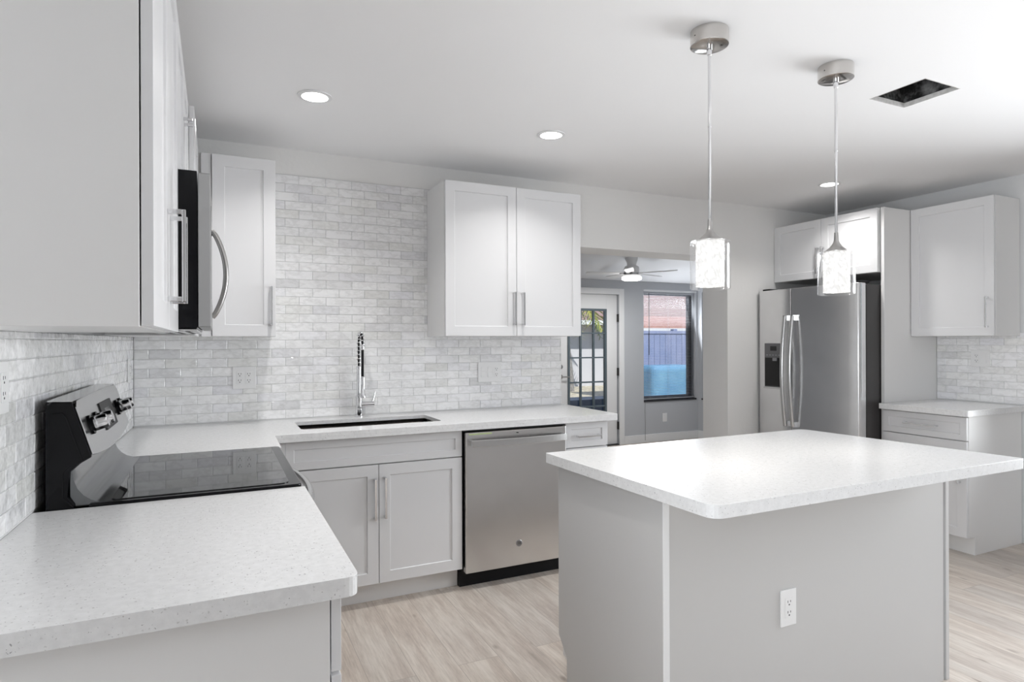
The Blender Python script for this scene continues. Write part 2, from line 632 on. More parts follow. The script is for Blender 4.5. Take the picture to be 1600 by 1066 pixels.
# exterior glazed door (fifteen lights)
door = thing('door_1', 'white glazed garden door', 'door', (DX0, SY + 0.03, 0))
del door['category'], door['label']
door['kind'] = 'structure'
dx0, dx1 = DX0 + .012, DX1 - .012
gx0, gx1, gz0, gz1 = dx0 + 0.165, dx1 - 0.165, 0.20, 1.765
Y0, Y1 = SY + .03, SY + .072
link('door_leaf', B((dx0, gx0, Y0, Y1, .012, DZ1 - .008), (gx1, dx1, Y0, Y1, .012, DZ1 - .008), (gx0, gx1, Y0, Y1, gz1, DZ1 - .008), (gx0, gx1, Y0, Y1, .012, gz0)), M_trim, door, bevel=.002)
mg = mat('lite_frame_grey', (0.10, 0.13, 0.15), 0.5)
bm = bm_new()
fr = .028
for b in ((gx0, gx0 + fr, gz0, gz1), (gx1 - fr, gx1, gz0, gz1), (gx0 + fr, gx1 - fr, gz1 - fr, gz1), (gx0 + fr, gx1 - fr, gz0, gz0 + fr)):
    box(bm, b[0], b[1], Y0 - .012, Y0 + .03, b[2], b[3])
for i in (1, 2):
    x = gx0 + (gx1 - gx0) * i / 3
    box(bm, x - .011, x + .011, Y0 - .006, Y0 + .024, gz0 + fr, gz1 - fr)
for j in range(1, 5):
    z = gz0 + (gz1 - gz0) * j / 5
    for i in range(3):
        xa = gx0 + fr if i == 0 else gx0 + (gx1 - gx0) * i / 3 + .011
        xb = gx1 - fr if i == 2 else gx0 + (gx1 - gx0) * (i + 1) / 3 - .011
        box(bm, xa, xb, Y0 - .006, Y0 + .024, z - .009, z + .009)
link('glazing_bars', bm, mg, door)
link('glass_pane', B((gx0 + .01, gx1 - .01, Y0 + .026, Y0 + .030, gz0 + .01, gz1 - .01)), M_doorglass, door)
bm = bm_new()
lathe(bm, [(.028, Y0), (.028, Y0 - .008), (.012, Y0 - .010), (.012, Y0 - .045), (.010, Y0 - .05)], (dx0 + .065, 0, .905), 20, 'y')
tube(bm, [(dx0 + .065, Y0 - .045, .905), (dx0 + .11, Y0 - .047, .905), (dx0 + .17, Y0 - .047, .902)], .008)
link('door_handle', bm, M_satin, door, smooth=True)
bm = bm_new()
lathe(bm, [(.026, Y0), (.026, Y0 - .012), (.018, Y0 - .02), (.006, Y0 - .022)], (dx0 + .065, 0, 1.03), 20, 'y')
link('deadbolt', bm, M_satin, door, smooth=True)
for z in (.25, .95, 1.65):
    link('hinge', B((dx1 - .004, dx1 + .014, Y0 - .034, Y0 - .0005, z - .05, z + .05)), M_hinge, door)
link('threshold', B((dx0, dx1, SY - .02, SY + .1, 0.0, .012)), M_hinge, door)


def window(name, kind, along, pos, a0, a1, z0, z1, sash=True):
    """a dark framed window; kind 'y' plane at constant Y, 'x' plane at constant X"""
    o = thing(name, 'x', 'window', (0, 0, 0))
    del o['label'], o['category']
    o['kind'] = 'structure'
    def bx(a, b, d0, d1, z_0, z_1):
        return (a, b, pos + d0, pos + d1, z_0, z_1) if kind == 'y' else (pos + d0, pos + d1, a, b, z_0, z_1)
    t = .045
    link('window_frame', B(bx(a0, a0 + t, 0, .06, z0, z1), bx(a1 - t, a1, 0, .06, z0, z1), bx(a0 + t, a1 - t, 0, .06, z1 - t, z1), bx(a0 + t, a1 - t, 0, .06, z0, z0 + t)), M_dark, o)
    link('glass_pane', B(bx(a0 + t, a1 - t, .025, .029, z0 + t, z1 - t)), M_glass, o)
    return o


window('window_1', 'y', 1, SY + .09, WX0, WX1, WZ0, WZ1)
window('window_2', 'x', 1, SX + .08, 5.3, 6.62, WZ0, WZ1)
window('window_assumed_right', 'x', 1, XR + .06, .06, 2.02, .55, 2.12)  # assumed window on the right wall, out of view, added for its light
window('window_assumed_left', 'x', 1, xw(-.35) - .13, -1.0, .3, .45, 2.2)  # unseen left-wall window, assumed, put in to carry light
struct('trim_3', B((WX0, WX1, SY - .012, SY + .088, WZ0 - .02, WZ0)), M_dark)
struct('trim_4', B((SX - .012, SX + .078, 5.3, 6.62, WZ0 - .02, WZ0)), M_dark)


def blind(kind, pos, a0, a1, z0, z1, label):
    o = thing('window_blind', label, 'blind', ((a0 + a1) / 2, pos, z1) if kind == 'y' else (pos, (a0 + a1) / 2, z1), 0, 'open slatted blinds in the sunroom')
    def bx(a, b, d0, d1, z_0, z_1):
        return (a, b, pos + d0, pos + d1, z_0, z_1) if kind == 'y' else (pos + d0, pos + d1, a, b, z_0, z_1)
    link('headrail', B(bx(a0, a1, -.013, .013, z1 - .03, z1)), M_blind, o)
    bm = bm_new()
    z = z1 - .045
    while z > z0 + .03:
        box(bm, *bx(a0 + .004, a1 - .004, -.0125, .0125, z - .0008, z + .0008))
        z -= .0215
    link('slats', bm, M_blind, o)
    link('bottom_rail', B(bx(a0 + .003, a1 - .003, -.013, .013, z0 + .004, z0 + .020)), M_blind, o)
    bm = bm_new()
    for f in (.14, .5, .86):
        a = a0 + (a1 - a0) * f
        for d in (-.0125, .0125):
            box(bm, *bx(a - .0008, a + .0008, d - .0006, d + .0006, z0 + .02, z1 - .03))
    link('ladder_cord', bm, M_blind, o)
    a = a0 + .10
    c0 = (a, pos - .022, 0) if kind == 'y' else (pos - .022, a, 0)
    bm = bm_new()
    lathe(bm, [(.0045, z1 - .85), (.0045, z1 - .02)], c0, 8)
    link('tilt_wand', bm, M_dark, o)
    return o


b1 = blind('y', SY + .045, WX0 + .006, WX1 - .006, WZ0 + .002, WZ1 - .004, 'grey slatted blind hanging open in the larger sunroom window beside the door')
b2 = blind('x', SX + .035, 5.306, 6.614, WZ0 + .002, WZ1 - .004, 'grey slatted blind seen edge-on in the narrow slice of window at the sunroom corner')
# pull cord of the blind hanging past the sill
bm = bm_new()
tube(bm, [(WX0 + .006, SY - .02, .53), (WX0 + .002, SY - .02, .42), (WX0 + .007, SY - .02, .25), (WX0 + .006, SY - .02, .03)], .0025, 6)
link('pull_cord', bm, mat('cord_grey', (.25, .25, .25), .7), b1)


# ------------------------------------------------------------------ wall tiles
def tiles(label, name, origin, ud, nrm, u0, u1, zcuts, joint, holes=(), loc=None):
    """running-bond tiles on a wall: origin + u*ud + z up, facing nrm"""
    root = thing(name, label, 'backsplash', loc)
    ud = Vector(ud).normalized()
    nr = Vector(nrm).normalized()
    o = Vector(origin)
    rnd = random.Random(len(label))
    zb, zt = zcuts
    # grout bed
    bm = bm_new()
    def W(u, d, z):
        return o + ud * u + nr * d + Vector((0, 0, z))
    c = [(u0, 0.0005), (u1, 0.0005), (u1, .0055), (u0, .0055)]
    lo = [bm.verts.new(W(u, d, zb)) for u, d in c]
    hi = [bm.verts.new(W(u, d, zt)) for u, d in c]
    fs = [bm.faces.new(lo), bm.faces.new(hi)] + [bm.faces.new((lo[i], lo[(i + 1) % 4], hi[(i + 1) % 4], hi[i])) for i in range(4)]
    bmesh.ops.recalc_face_normals(bm, faces=fs)
    link('grout', bm, M_grout, root)
    bm = bm_new()
    lay = bm.loops.layers.color.new('tint')
    P_, H_ = 0.1492, 0.0494
    k = math.floor((zb - .969) / H_)
    g = .0009
    while .969 + k * H_ < zt - .004:
        za, zc = max(.969 + k * H_, zb) + g, min(.969 + (k + 1) * H_, zt) - g
        sh = joint if k % 2 == 0 else joint + P_ / 2
        n0 = math.floor((u0 - sh) / P_)
        u = sh + n0 * P_
        while u < u1:
            ua, ub = max(u, u0) + g, min(u + P_, u1) - g
            if ub - ua > .006 and zc - za > .004:
                t = rnd.uniform(.95, 1.04)
                if rnd.random() < .06:
                    t -= .05
                col = (t, t, t * rnd.uniform(.99, 1.012), 1)
                cs = [(ua, za), (ub, za), (ub, zc), (ua, zc)]
                tu, tv = rnd.gauss(0, .006), rnd.gauss(0, .012)
                base = [bm.verts.new(W(a, .003, b)) for a, b in cs]
                e = .0022
                ins = [(ua + e, za + e), (ub - e, za + e), (ub - e, zc - e), (ua + e, zc - e)]
                mu, mz = (ua + ub) / 2, (za + zc) / 2
                top = [bm.verts.new(W(a, .0088 + tu * (a - mu) + tv * (b - mz), b)) for a, b in ins]
                mid = [bm.verts.new(W(a, .0074 + tu * (a - mu) + tv * (b - mz), b)) for a, b in cs]
                F = [bm.faces.new(top)]
                for i in range(4):
                    j = (i + 1) % 4
                    F.append(bm.faces.new((base[i], base[j], mid[j], mid[i])))
                    F.append(bm.faces.new((mid[i], mid[j], top[j], top[i])))
                for f in F:
                    for lp in f.loops:
                        lp[lay] = col
            u += P_
        k += 1
    bmesh.ops.recalc_face_normals(bm, faces=bm.faces)
    link('tiles', bm, M_tile, root)
    return root


tiles('glossy pale grey hand-glazed brick tiles on the wall behind the sink', 'tile_backsplash', (0, YB, 0), (1, 0, 0), (0, -1, 0), -.385, 2.155, (.914, 2.306), .429 - .0, loc=(.4, YB, .914))
wl = Vector((WS, 1, 0)).normalized()
tiles('glossy pale grey brick tiles on the left wall behind the range', 'tile_backsplash', (xw(0), 0, 0), (WS, 1, 0), (1, -WS, 0), 1.19, 3.728, (.914, 1.383), .35, loc=(xw(2.4), 2.4, .914))
tiles('pale grey brick tiles on the right wall beside the fridge panel', 'tile_backsplash', (XR, 0, 0), (0, 1, 0), (-1, 0, 0), 1.9, 2.808, (.914, 1.40), .06, loc=(XR, 2.4, .914))


# ------------------------------------------------------------------ cabinets
def bar_handle(x, z, length, vertical=True, y=0.0, proj=.032):
    bm = bm_new()
    h = length / 2
    a = .0055
    if vertical:
        pts = [(x, y - proj, z - h + .0), (x, y - proj, z + h)]
        box(bm, x - a, x + a, y - proj - .004, y - proj + .004, z - h, z + h)
        for s in (-1, 1):
            zz = z + s * (h - a)
            box(bm, x - a, x + a, y - proj + .004, y, zz - a, zz + a)
    else:
        box(bm, x - h, x + h, y - proj - .004, y - proj + .004, z - a, z + a)
        for s in (-1, 1):
            xx = x + s * (h - a)
            box(bm, xx - a, xx + a, y - proj + .004, y, z - a, z + a)
    return bm


def shaker(x0, x1, z0, z1, fw_=.057, t=.019, rec=.007):
    bm = bm_new()
    o = [(x0, z0), (x1, z0), (x1, z1), (x0, z1)]
    i_ = [(x0 + fw_, z0 + fw_), (x1 - fw_, z0 + fw_), (x1 - fw_, z1 - fw_), (x0 + fw_, z1 - fw_)]
    e = .0015
    j_ = [(x0 + fw_ + e, z0 + fw_ + e), (x1 - fw_ - e, z0 + fw_ + e), (x1 - fw_ - e, z1 - fw_ - e), (x0 + fw_ + e, z1 - fw_ - e)]
    B_ = [bm.verts.new((x, t, z)) for x, z in o]
    F_ = [bm.verts.new((x, 0, z)) for x, z in o]
    I_ = [bm.verts.new((x, 0, z)) for x, z in i_]
    J_ = [bm.verts.new((x, rec, z)) for x, z in j_]
    fs = [bm.faces.new(B_), bm.faces.new(J_)]
    for k in range(4):
        n = (k + 1) % 4
        fs.append(bm.faces.new((B_[k], B_[n], F_[n], F_[k])))
        fs.append(bm.faces.new((F_[k], F_[n], I_[n], I_[k])))
        fs.append(bm.faces.new((I_[k], I_[n], J_[n], J_[k])))
    bmesh.ops.recalc_face_normals(bm, faces=fs)
    return bm


def cabinet(name, label, loc, rz, width, depth, z0, z1, fronts, toe=False, group=None, side=None, hollow=False, body_mat=None):
    """local frame: x across the front, y into the cabinet (door face at y=0), z up from loc"""
    o = thing(name, label, 'cabinet', loc, rz, group)
    bm = bm_new()
    yb = .0215
    if hollow:
        for q in ((0, .018, yb, depth, .1143, z1), (width - .018, width, yb, depth, .1143, z1), (.018, width - .018, yb, depth, .1143, .132), (.018, width - .018, depth - .012, depth, .132, z1),
                  (.018, width - .018, yb, yb + .018, .70, z1), (0, width, yb + .062, depth, z0, .1143)):
            box(bm, *q)
    elif toe:
        prism(bm, [(yb, .1143), (yb, z1), (depth, z1), (depth, z0), (yb + .062, z0), (yb + .062, .1143)], 0, width, 'x')
    else:
        box(bm, 0, width, yb, depth, z0, z1)
    link('body', bm, body_mat or M_cabpanel, o, local=True, bevel=.0008, seg=1)
    # dark reveal behind the doors
    g = .0015
    for f in fronts:
        kind, a, b, c, d = f[:5]
        big = (d - c) > .12
        fwid = .057 if (d - c) > .22 else .038
        part = link('door' if kind == 'door' else 'drawer_front' if kind == 'drawer' else 'filler', shaker(a + g, b - g, c + g, d - g, fwid) if kind != 'filler' else B((a, b, .008, .0215, c, d)), M_cab, o, local=True, bevel=.0012)
        if len(f) > 5 and f[5]:
            hx, hz, ln, vert = f[5]
            link('handle', bar_handle(hx, hz, ln, vert), M_chrome, part, local=True, bevel=.0015)
    return o


BASEG = 'white shaker base cabinets'
UPG = 'white shaker wall cabinets'
# back run, base (door face at y = 3.16)
DF = 3.16
cabinet('sink_base_cabinet', 'white shaker base cabinet under the sink with two tall handles and a false drawer', (.298, DF, 0), 0, .906, .575, 0, .875,
        [('drawer', 0, .906, .729, .869), ('door', 0, .451, .116, .726, (.428, .552, .208, True)), ('door', .451, .906, .116, .726, (.480, .556, .208, True))], True, BASEG, hollow=True)
cabinet('drawer_cabinet', 'narrow white drawer cabinet at the right end of the sink run, beside the dishwasher', (1.852, DF, 0), 0, .296, .575, 0, .875,
        [('drawer', 0, .296, .721, .869, (.150, .789, .158, False)), ('door', 0, .296, .116, .718, (.05, .56, .208, True))], True, BASEG)
# blind corner block under the counter (mostly hidden)
cabinet('corner_base_cabinet', 'plain white corner base cabinet between the range and the sink cabinet', (-.375, 3.14, 0), 0, .60, .575, 0, .875, [('filler', .60, .672, .116, .869)], True, BASEG)
# left run, base: faces +x, door face x = .216
cabinet('drawer_cabinet', 'white base cabinet in the near left corner with a black gap beside its drawer fronts', (.216, 1.22, 0), PI / 2, .762, .625, 0, .875,
        [('drawer', 0, .762, .721, .869, (.38, .79, .208, False)), ('drawer', 0, .762, .42, .716, (.38, .57, .208, False)), ('drawer', 0, .762, .116, .415, (.38, .27, .208, False))], True, BASEG)

# upper cabinets
cabinet('upper_cabinet', 'white two-door wall cabinet hanging right of the tiled wall above the dishwasher', (1.192, 3.39, 1.384), 0, .912, .339, 0, .903,
        [('door', 0, .456, 0, .903, (.434, .165, .20, True)), ('door', .456, .912, 0, .903, (.492, .165, .20, True))], False, UPG)
cabinet('upper_cabinet', 'white single-door wall cabinet in the back left corner beside the microwave', (-.380, 3.39, 1.381), 0, .658, .339, 0, .903,
        [('filler', .315, .36, 0, .903), ('door', .362, .658, 0, .903, (.634, .155, .20, True))], False, UPG)
cabinet('upper_cabinet', 'large white wall cabinet nearest the camera at the upper left, its plain side toward us', (-.0955, 1.222, 1.381), PI / 2, .760, .325, 0, .907,
        [('door', 0, .38, 0, .907, (.335, .165, .204, True)), ('door', .38, .76, 0, .907, (.425, .165, .204, True))], False, UPG)
cabinet('over_range_cabinet', 'short white two-door wall cabinet above the microwave', (-.0955, 1.985, 1.846), PI / 2, .760, .31, 0, .442,
        [('door', 0, .38, 0, .442, (.35, .155, .204, True)), ('door', .38, .76, 0, .442, (.41, .155, .204, True))], False, UPG)
cabinet('upper_cabinet', 'narrow white wall cabinet on the left wall between microwave and back corner', (-.076, 2.750, 1.381), PI / 2, .61, .30, 0, .907,
        [('door', 0, .60, 0, .907, (.05, .155, .204, True))], False, UPG)
# right wall: faces -x
cabinet('over_fridge_cabinet', 'white two-door cabinet above the fridge', (4.205, 3.738, 1.832), -PI / 2, .898, .61, 0, .456,
        [('door', .002, .446, 0, .456, (.424, .135, .20, True)), ('door', .446, .898, 0, .456, (.468, .137, .20, True))], False, UPG)
cabinet('upper_cabinet', 'white single-door wall cabinet at the far right above the short counter', (4.522, 2.806, 1.378), -PI / 2, .532, .30, 0, .910,
        [('door', 0, .532, 0, .910, (.497, .155, .20, True))], False, UPG)
cabinet('drawer_cabinet', 'white base cabinet with drawer right of the fridge', (4.205, 2.806, 0), -PI / 2, .538, .62, 0, .875,
        [('drawer', 0, .538, .721, .869, (.265, .798, .21, False)), ('door', 0, .538, .116, .718, (.50, .56, .208, True))], True, BASEG)
# tall fridge end panel
solid('end_panel', B((4.232, XR, 2.810, 2.834, 0, 2.288)), M_cabpanel, 'tall white panel standing at the right side of the fridge', 'panel', (4.5, 2.82, 0), bevel=.001)


# ------------------------------------------------------------------ worktops
def fillet(pts, rad):
    """round the listed corners: pts = [(x,y,r)]"""
    out = []
    n = len(pts)
    for i, (x, y, r) in enumerate(pts):
        if r <= 0:
            out.append((x, y))
            continue
        p = Vector((x, y))
        a = (Vector(pts[i - 1][:2]) - p).normalized()
        b = (Vector(pts[(i + 1) % n][:2]) - p).normalized()
        for k in range(7):
            t = k / 6
            q = p + a * r * (1 - t) ** 2 + b * r * t ** 2
            out.append((q.x, q.y))
    return out


def slab(outer, z0, z1, hole=None):
    from mathutils.geometry import tessellate_polygon
    bm = bm_new()
    loops = [outer] + ([hole] if hole else [])
    tris = tessellate_polygon([[Vector((x, y, 0)) for x, y in lp] for lp in loops])
    flat = [p for lp in loops for p in lp]
    hi = [bm.verts.new((x, y, z1)) for x, y in flat]
    lo = [bm.verts.new((x, y, z0)) for x, y in flat]
    for t in tris:
        bm.faces.new([hi[i] for i in t])
        bm.faces.new([lo[i] for i in t])
    k = 0
    for lp in loops:
        n = len(lp)
        for i in range(n):
            j = (i + 1) % n
            bm.faces.new((hi[k + i], hi[k + j], lo[k + j], lo[k + i]))
        k += n
    bmesh.ops.recalc_face_normals(bm, faces=bm.faces)
    return bm


CT0, CT1 = .8765, .914
out = fillet([(xw(2.752) + .006, 2.752, 0), (.245, 2.752, 0), (.248, 3.108, 0), (2.188, 3.108, .012), (2.188, 3.736, 0), (xw(3.736) + .006, 3.736, 0)], 0)
hole = fillet([(.385, 3.262, .02), (1.128, 3.272, .02), (1.128, 3.588, .02), (.385, 3.588, .02)], 0)
bm = slab(out, .894, CT1, hole)
low = slab(out, CT0, .8938, fillet([(.36, 3.235, .02), (1.155, 3.235, .02), (1.155, 3.62, .02), (.36, 3.62, .02)], 0))
tmp_me = bpy.data.meshes.new('tmp')
low.to_mesh(tmp_me)
low.free()
bm.from_mesh(tmp_me)
bpy.data.meshes.remove(tmp_me)
solid('worktop', bm, M_quartz, 'white speckled quartz worktop along the back wall with the sink cut into it', 'worktop', (.9, 3.4, CT1), bevel=.002)
out = fillet([(xw(1.18) + .006, 1.180, 0), (.243, 1.180, .028), (.243, 1.984, 0), (xw(1.984) + .006, 1.984, 0)], 0)
solid('worktop', slab(out, CT0, CT1), M_quartz, 'white speckled quartz worktop in the near left corner in front of the range', 'worktop', (0, 1.5, CT1), bevel=.002)
out = fillet([(4.165, 2.812, 0), (4.165, 2.248, .03), (XR - .012, 2.248, 0), (XR - .012, 2.806, 0)], 0)
solid('worktop', slab([(4.165, 2.807)] + fillet([(4.165, 2.807, 0), (4.165, 2.248, .03), (XR - .002, 2.248, 0), (XR - .002, 2.807, 0)], 0)[1:], CT0, CT1), M_quartz,
      'short white quartz worktop right of the fridge panel', 'worktop', (4.5, 2.5, CT1), bevel=.002)
isl_out = fillet([(1.168, 2.152, .01), (1.192, 1.258, .045), (2.700, 1.258, .02), (2.618, 2.160, .04)], 0)
solid('island_worktop', slab(isl_out, CT0, CT1), M_quartz, 'white speckled quartz top of the island overhanging toward the camera', 'worktop', (1.9, 1.7, CT1), bevel=.002)

# ------------------------------------------------------------------ island body
isl = thing('kitchen_island', 'white island base with a plain painted back and an outlet', 'island', (1.9, 1.8, 0))
bm = bm_new()
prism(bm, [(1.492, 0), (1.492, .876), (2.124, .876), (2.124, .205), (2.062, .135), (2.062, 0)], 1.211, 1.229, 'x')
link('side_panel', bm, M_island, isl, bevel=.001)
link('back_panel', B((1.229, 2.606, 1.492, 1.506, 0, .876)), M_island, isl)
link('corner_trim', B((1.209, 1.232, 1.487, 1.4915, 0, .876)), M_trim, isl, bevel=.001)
bm = bm_new()
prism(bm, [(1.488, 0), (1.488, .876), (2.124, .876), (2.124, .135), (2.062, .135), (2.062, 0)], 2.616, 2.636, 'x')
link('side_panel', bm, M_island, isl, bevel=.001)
link('seam', B((2.606, 2.616, 1.500, 1.508, 0, .876)), mat('panel_seam_grey', (.25, .25, .25), .8), isl)
link('body', B((1.229, 2.616, 1.508, 2.103, .1143, .876), (1.229, 2.616, 1.508, 2.062, 0, .1143)), M_cabpanel, isl)
for a, b, hx in ((1.231, 1.690, 1.66), (1.690, 2.150, 2.12), (2.150, 2.614, 2.19)):
    bm = shaker(0, b - a, .118, .718)
    bm.transform(Matrix.Translation((b, 2.124, 0)) @ Matrix.Rotation(PI, 4, 'Z'))
    d = link('door', bm, M_cab, isl)
    bm = shaker(0, b - a, .722, .869, .038)
    bm.transform(Matrix.Translation((b, 2.124, 0)) @ Matrix.Rotation(PI, 4, 'Z'))
    link('drawer_front', bm, M_cab, isl)


# ------------------------------------------------------------------ outlets and switches
def outlet(label, loc, rz, gangs, w_, h_=.117, name='wall_outlet', group='white outlet and switch plates'):
    """local: x across, y into wall; plate front at y=-.006"""
    o = thing(name, label, 'outlet' if 'd' in gangs else 'switch', loc, rz, group)
    bm = bm_new()
    e = .004
    prism(bm, [(-w_ / 2, -h_ / 2), (w_ / 2, -h_ / 2), (w_ / 2, h_ / 2), (-w_ / 2, h_ / 2)], -.006, 0, 'y')
    link('plate', bm, M_plate, o, local=True, bevel=.002)
    n = len(gangs)
    for i, k in enumerate(gangs):
        cx = (i - (n - 1) / 2) * .046
        if k == 'd':
            r_ = link('receptacle', B((cx - .0165, cx + .0165, -.0075, -.006, -.0335, .0335)), M_plate, o, local=True, bevel=.0006, seg=1)
            for s in (-1, 1):
                cz = s * .0175
                bm = B((cx - .0075, cx - .0052, -.0079, -.0074, cz + .000, cz + .008), (cx + .0052, cx + .0075, -.0079, -.0074, cz + .001, cz + .0075))
                lathe(bm, [(.0027, -.0079), (.0027, -.0074)], (cx, 0, cz - .0065), 10, 'y')
                link('slots', bm, M_slot, r_, local=True)
        elif k == 's':
            bm = bm_new()
            prism(bm, [(-.0105, -.0325), (-.0065, 0), (-.0085, .0325), (-.006, .0325), (-.006, -.0325)], cx - .0165, cx + .0165, 'x')
            link('rocker', bm, M_plate, o, local=True, bevel=.0006, seg=1)
        else:
            link('blank_cover', B((cx - .0165, cx + .0165, -.0070, -.006, -.0335, .0335)), M_plate, o, local=True)
    return o


outlet('double outlet plate on the tiles left of the faucet', (.140, YB - .0095, 1.157), 0, 'dd', .118, .122)
outlet('three-gang plate of two switches and an outlet on the tiles right of the faucet', (1.614, YB - .0095, 1.153), 0, 'ssd', .166, .130)
outlet('single outlet low on the camera-facing side of the island', (1.735, 1.4915, .455), 0, 'd', .072, .122)
outlet('outlet and switch plate on the right wall tiles', (XR - .0095, 2.515, 1.222), -PI / 2, 'ds', .118, .117)
wz = math.atan2(-WS, 1)
outlet('slim plate on the left wall tiles close to the back corner', (xw(3.56) + .0095, 3.56, 1.215), PI / 2 + wz, 'd', .075, .117)
outlet('plate on the left wall tiles at the frame edge, nearer than the range', (xw(1.73) + .0095, 1.73, 1.255), PI / 2 + wz, 'd', .075, .117)
outlet('small white outlet low on the sunroom wall under the window', (5.475, SY - .0005, .315), 0, 'b', .075, .115)

# ------------------------------------------------------------------ sink and faucet
sk = thing('kitchen_sink', 'rectangular stainless sink sunk into the back worktop', 'sink', (.757, 3.42, .875))
bm = bm_new()
sx0, sx1, sy0, sy1, szb, szt = .378, 1.135, 3.255, 3.598, .665, .8935
t = .003
def ringpts(x0, x1, y0, y1, r):
    return fillet([(x0, y0, r), (x1, y0, r), (x1, y1, r), (x0, y1, r)], 0)
lev = [(ringpts(sx0, sx1, sy0, sy1, .02), szt), (ringpts(sx0 + .006, sx1 - .006, sy0 + .006, sy1 - .006, .02), szb + .02), (ringpts(sx0 + .03, sx1 - .03, sy0 + .03, sy1 - .03, .03), szb)]
rings = [[bm.verts.new((x, y, z)) for x, y in pts] for pts, z in lev]
for a, b in zip(rings, rings[1:]):
    n = len(a)
    for k in range(n):
        bm.faces.new((a[k], a[(k + 1) % n], b[(k + 1) % n], b[k]))
bm.faces.new(rings[-1])
bmesh.ops.recalc_face_normals(bm, faces=bm.faces)
bmesh.ops.reverse_faces(bm, faces=bm.faces)
sb = link('basin', bm, M_sink, sk, smooth=True)
so = sb.modifiers.new('thick', 'SOLIDIFY')
so.thickness = .002
so.offset = -1
bm = bm_new()
lathe(bm, [(.045, szb + .004), (.038, szb + .006), (.030, szb + .003)], (.757, 3.46, 0), 24)
link('drain', bm, M_chrome, sk, smooth=True)

fx, fy = .755, 3.675
fa = thing('faucet', 'tall chrome spring-neck faucet behind the sink', 'faucet', (fx, fy, .914))
bm = bm_new()
lathe(bm, [(.026, .914), (.026, .920), (.0205, .924), (.0205, .962), (.017, .966), (.0185, 1.02), (.0185, 1.035), (.014, 1.04), (.0125, 1.19), (.0145, 1.192), (.0145, 1.205), (.010, 1.21)], (fx, fy, 0), 24)
link('column', bm, M_chrome, fa, smooth=True)
bm = bm_new()
lathe(bm, [(.017, 0), (.0165, .05), (.0165, .075), (.012, .078)], (fx + .012, fy, .985), 20, 'x')
hb = link('valve_body', bm, M_chrome, fa, smooth=True)
bm = bm_new()
tube(bm, [(fx + .078, fy, .995), (fx + .086, fy, 1.02), (fx + .096, fy, 1.058)], [.006, .005, .004], 8)
link('lever', bm, M_chrome, hb, smooth=True)
# hose inside an arching spring
R_ = .052
path = [(fx, fy, 1.19 + .17 * k / 8) for k in range(9)]
path += [(fx, fy - R_ + R_ * math.cos(a), 1.36 - .005 + R_ * 0.9 * math.sin(a)) for a in [PI * k / 14 for k in range(1, 14)]]
path += [(fx, fy - 2 * R_, 1.355 - .018 * k) for k in range(0, 3)]
bm = bm_new()
tube(bm, path, .0055, 8)
tube(bm, [(fx, fy - 2 * R_, 1.32), (fx, fy - 2 * R_ - .002, 1.24), (fx, fy - 2 * R_, 1.14)], .0075, 10)
link('hose', bm, M_blackmat, fa, smooth=True)
bm = bm_new()
pv = [Vector(p) for p in path]
cum = [0]
for a, b in zip(pv, pv[1:]):
    cum.append(cum[-1] + (b - a).length)
turns, steps = 15, 15 * 12
coil = []
for s in range(steps + 1):
    d = cum[-1] * s / steps
    i = max(k for k in range(len(cum)) if cum[k] <= d + 1e-9)
    i = min(i, len(pv) - 2)
    f = (d - cum[i]) / max(cum[i + 1] - cum[i], 1e-9)
    p = pv[i].lerp(pv[i + 1], f)
    tt = (pv[i + 1] - pv[i]).normalized()
    ax = Vector((1, 0, 0))
    bx_ = tt.cross(ax).normalized()
    an = 2 * PI * turns * s / steps
    coil.append(p + ax * .0105 * math.cos(an) + bx_ * .0105 * math.sin(an))
tube(bm, coil, .0032, 6)
link('spring', bm, M_chrome, fa, smooth=True)
bm = bm_new()
lathe(bm, [(.009, 1.155), (.0135, 1.15), (.0135, 1.06), (.018, 1.052), (.019, 1.035), (.015, 1.032)], (fx, fy - 2 * R_, 0), 20)
link('spray_head', bm, M_chrome, fa, smooth=True)
bm = bm_new()
lathe(bm, [(.011, 1.335), (.0125, 1.33), (.0125, 1.31), (.009, 1.306)], (fx, fy - 2 * R_, 0), 20)
link('hose_collar', bm, M_chrome, fa, smooth=True)
bm = bm_new()
tube(bm, [(fx, fy - .012, 1.045), (fx, fy - .05, 1.047), (fx, fy - 2 * R_ + .012, 1.047)], .0055, 8)
link('docking_arm', bm, M_chrome, fa, smooth=True)

# ------------------------------------------------------------------ dishwasher
dw = thing('dishwasher', 'stainless dishwasher with a wide bar handle under the back worktop', 'dishwasher', (1.528, 3.2, 0))
wx0, wx1 = 1.212, 1.848
link('body', B((wx0, wx1, 3.185, 3.72, .09, .862)), M_blackmat, dw)
link('toe_kick', B((wx0 - .006, wx1 + .003, 3.215, 3.60, 0, .09)), M_blackmat, dw)
link('door_panel', B((wx0 + .004, wx1 - .002, 3.142, 3.185, .092, .858)), M_steel, dw, bevel=.006, seg=3)
link('top_shadow_gap', B((wx0, wx1, 3.165, 3.195, .860, .8755)), M_gap, dw)  # black strip stands in for the shaded gap under the worktop
bm = bm_new()
hx0_, hx1_, hz = wx0 + .028, wx1 - .014, .800
pts_o = []
pts_i = []
for s in range(25):
    f = s / 24
    x = hx0_ + (hx1_ - hx0_) * f
    bow = .022 + .024 * math.sin(PI * f) ** .8
    pts_o.append((x, 3.142 - bow - .012))
    pts_i.append((x, 3.142 - bow))
prism(bm, pts_o + pts_i[::-1], hz - .019, hz + .019, 'z')
box(bm, hx0_, hx0_ + .016, 3.118, 3.142, hz - .016, hz + .016)
box(bm, hx1_ - .016, hx1_, 3.118, 3.142, hz - .016, hz + .016)
link('handle', bm, M_guard, dw, bevel=.002)
bm = bm_new()
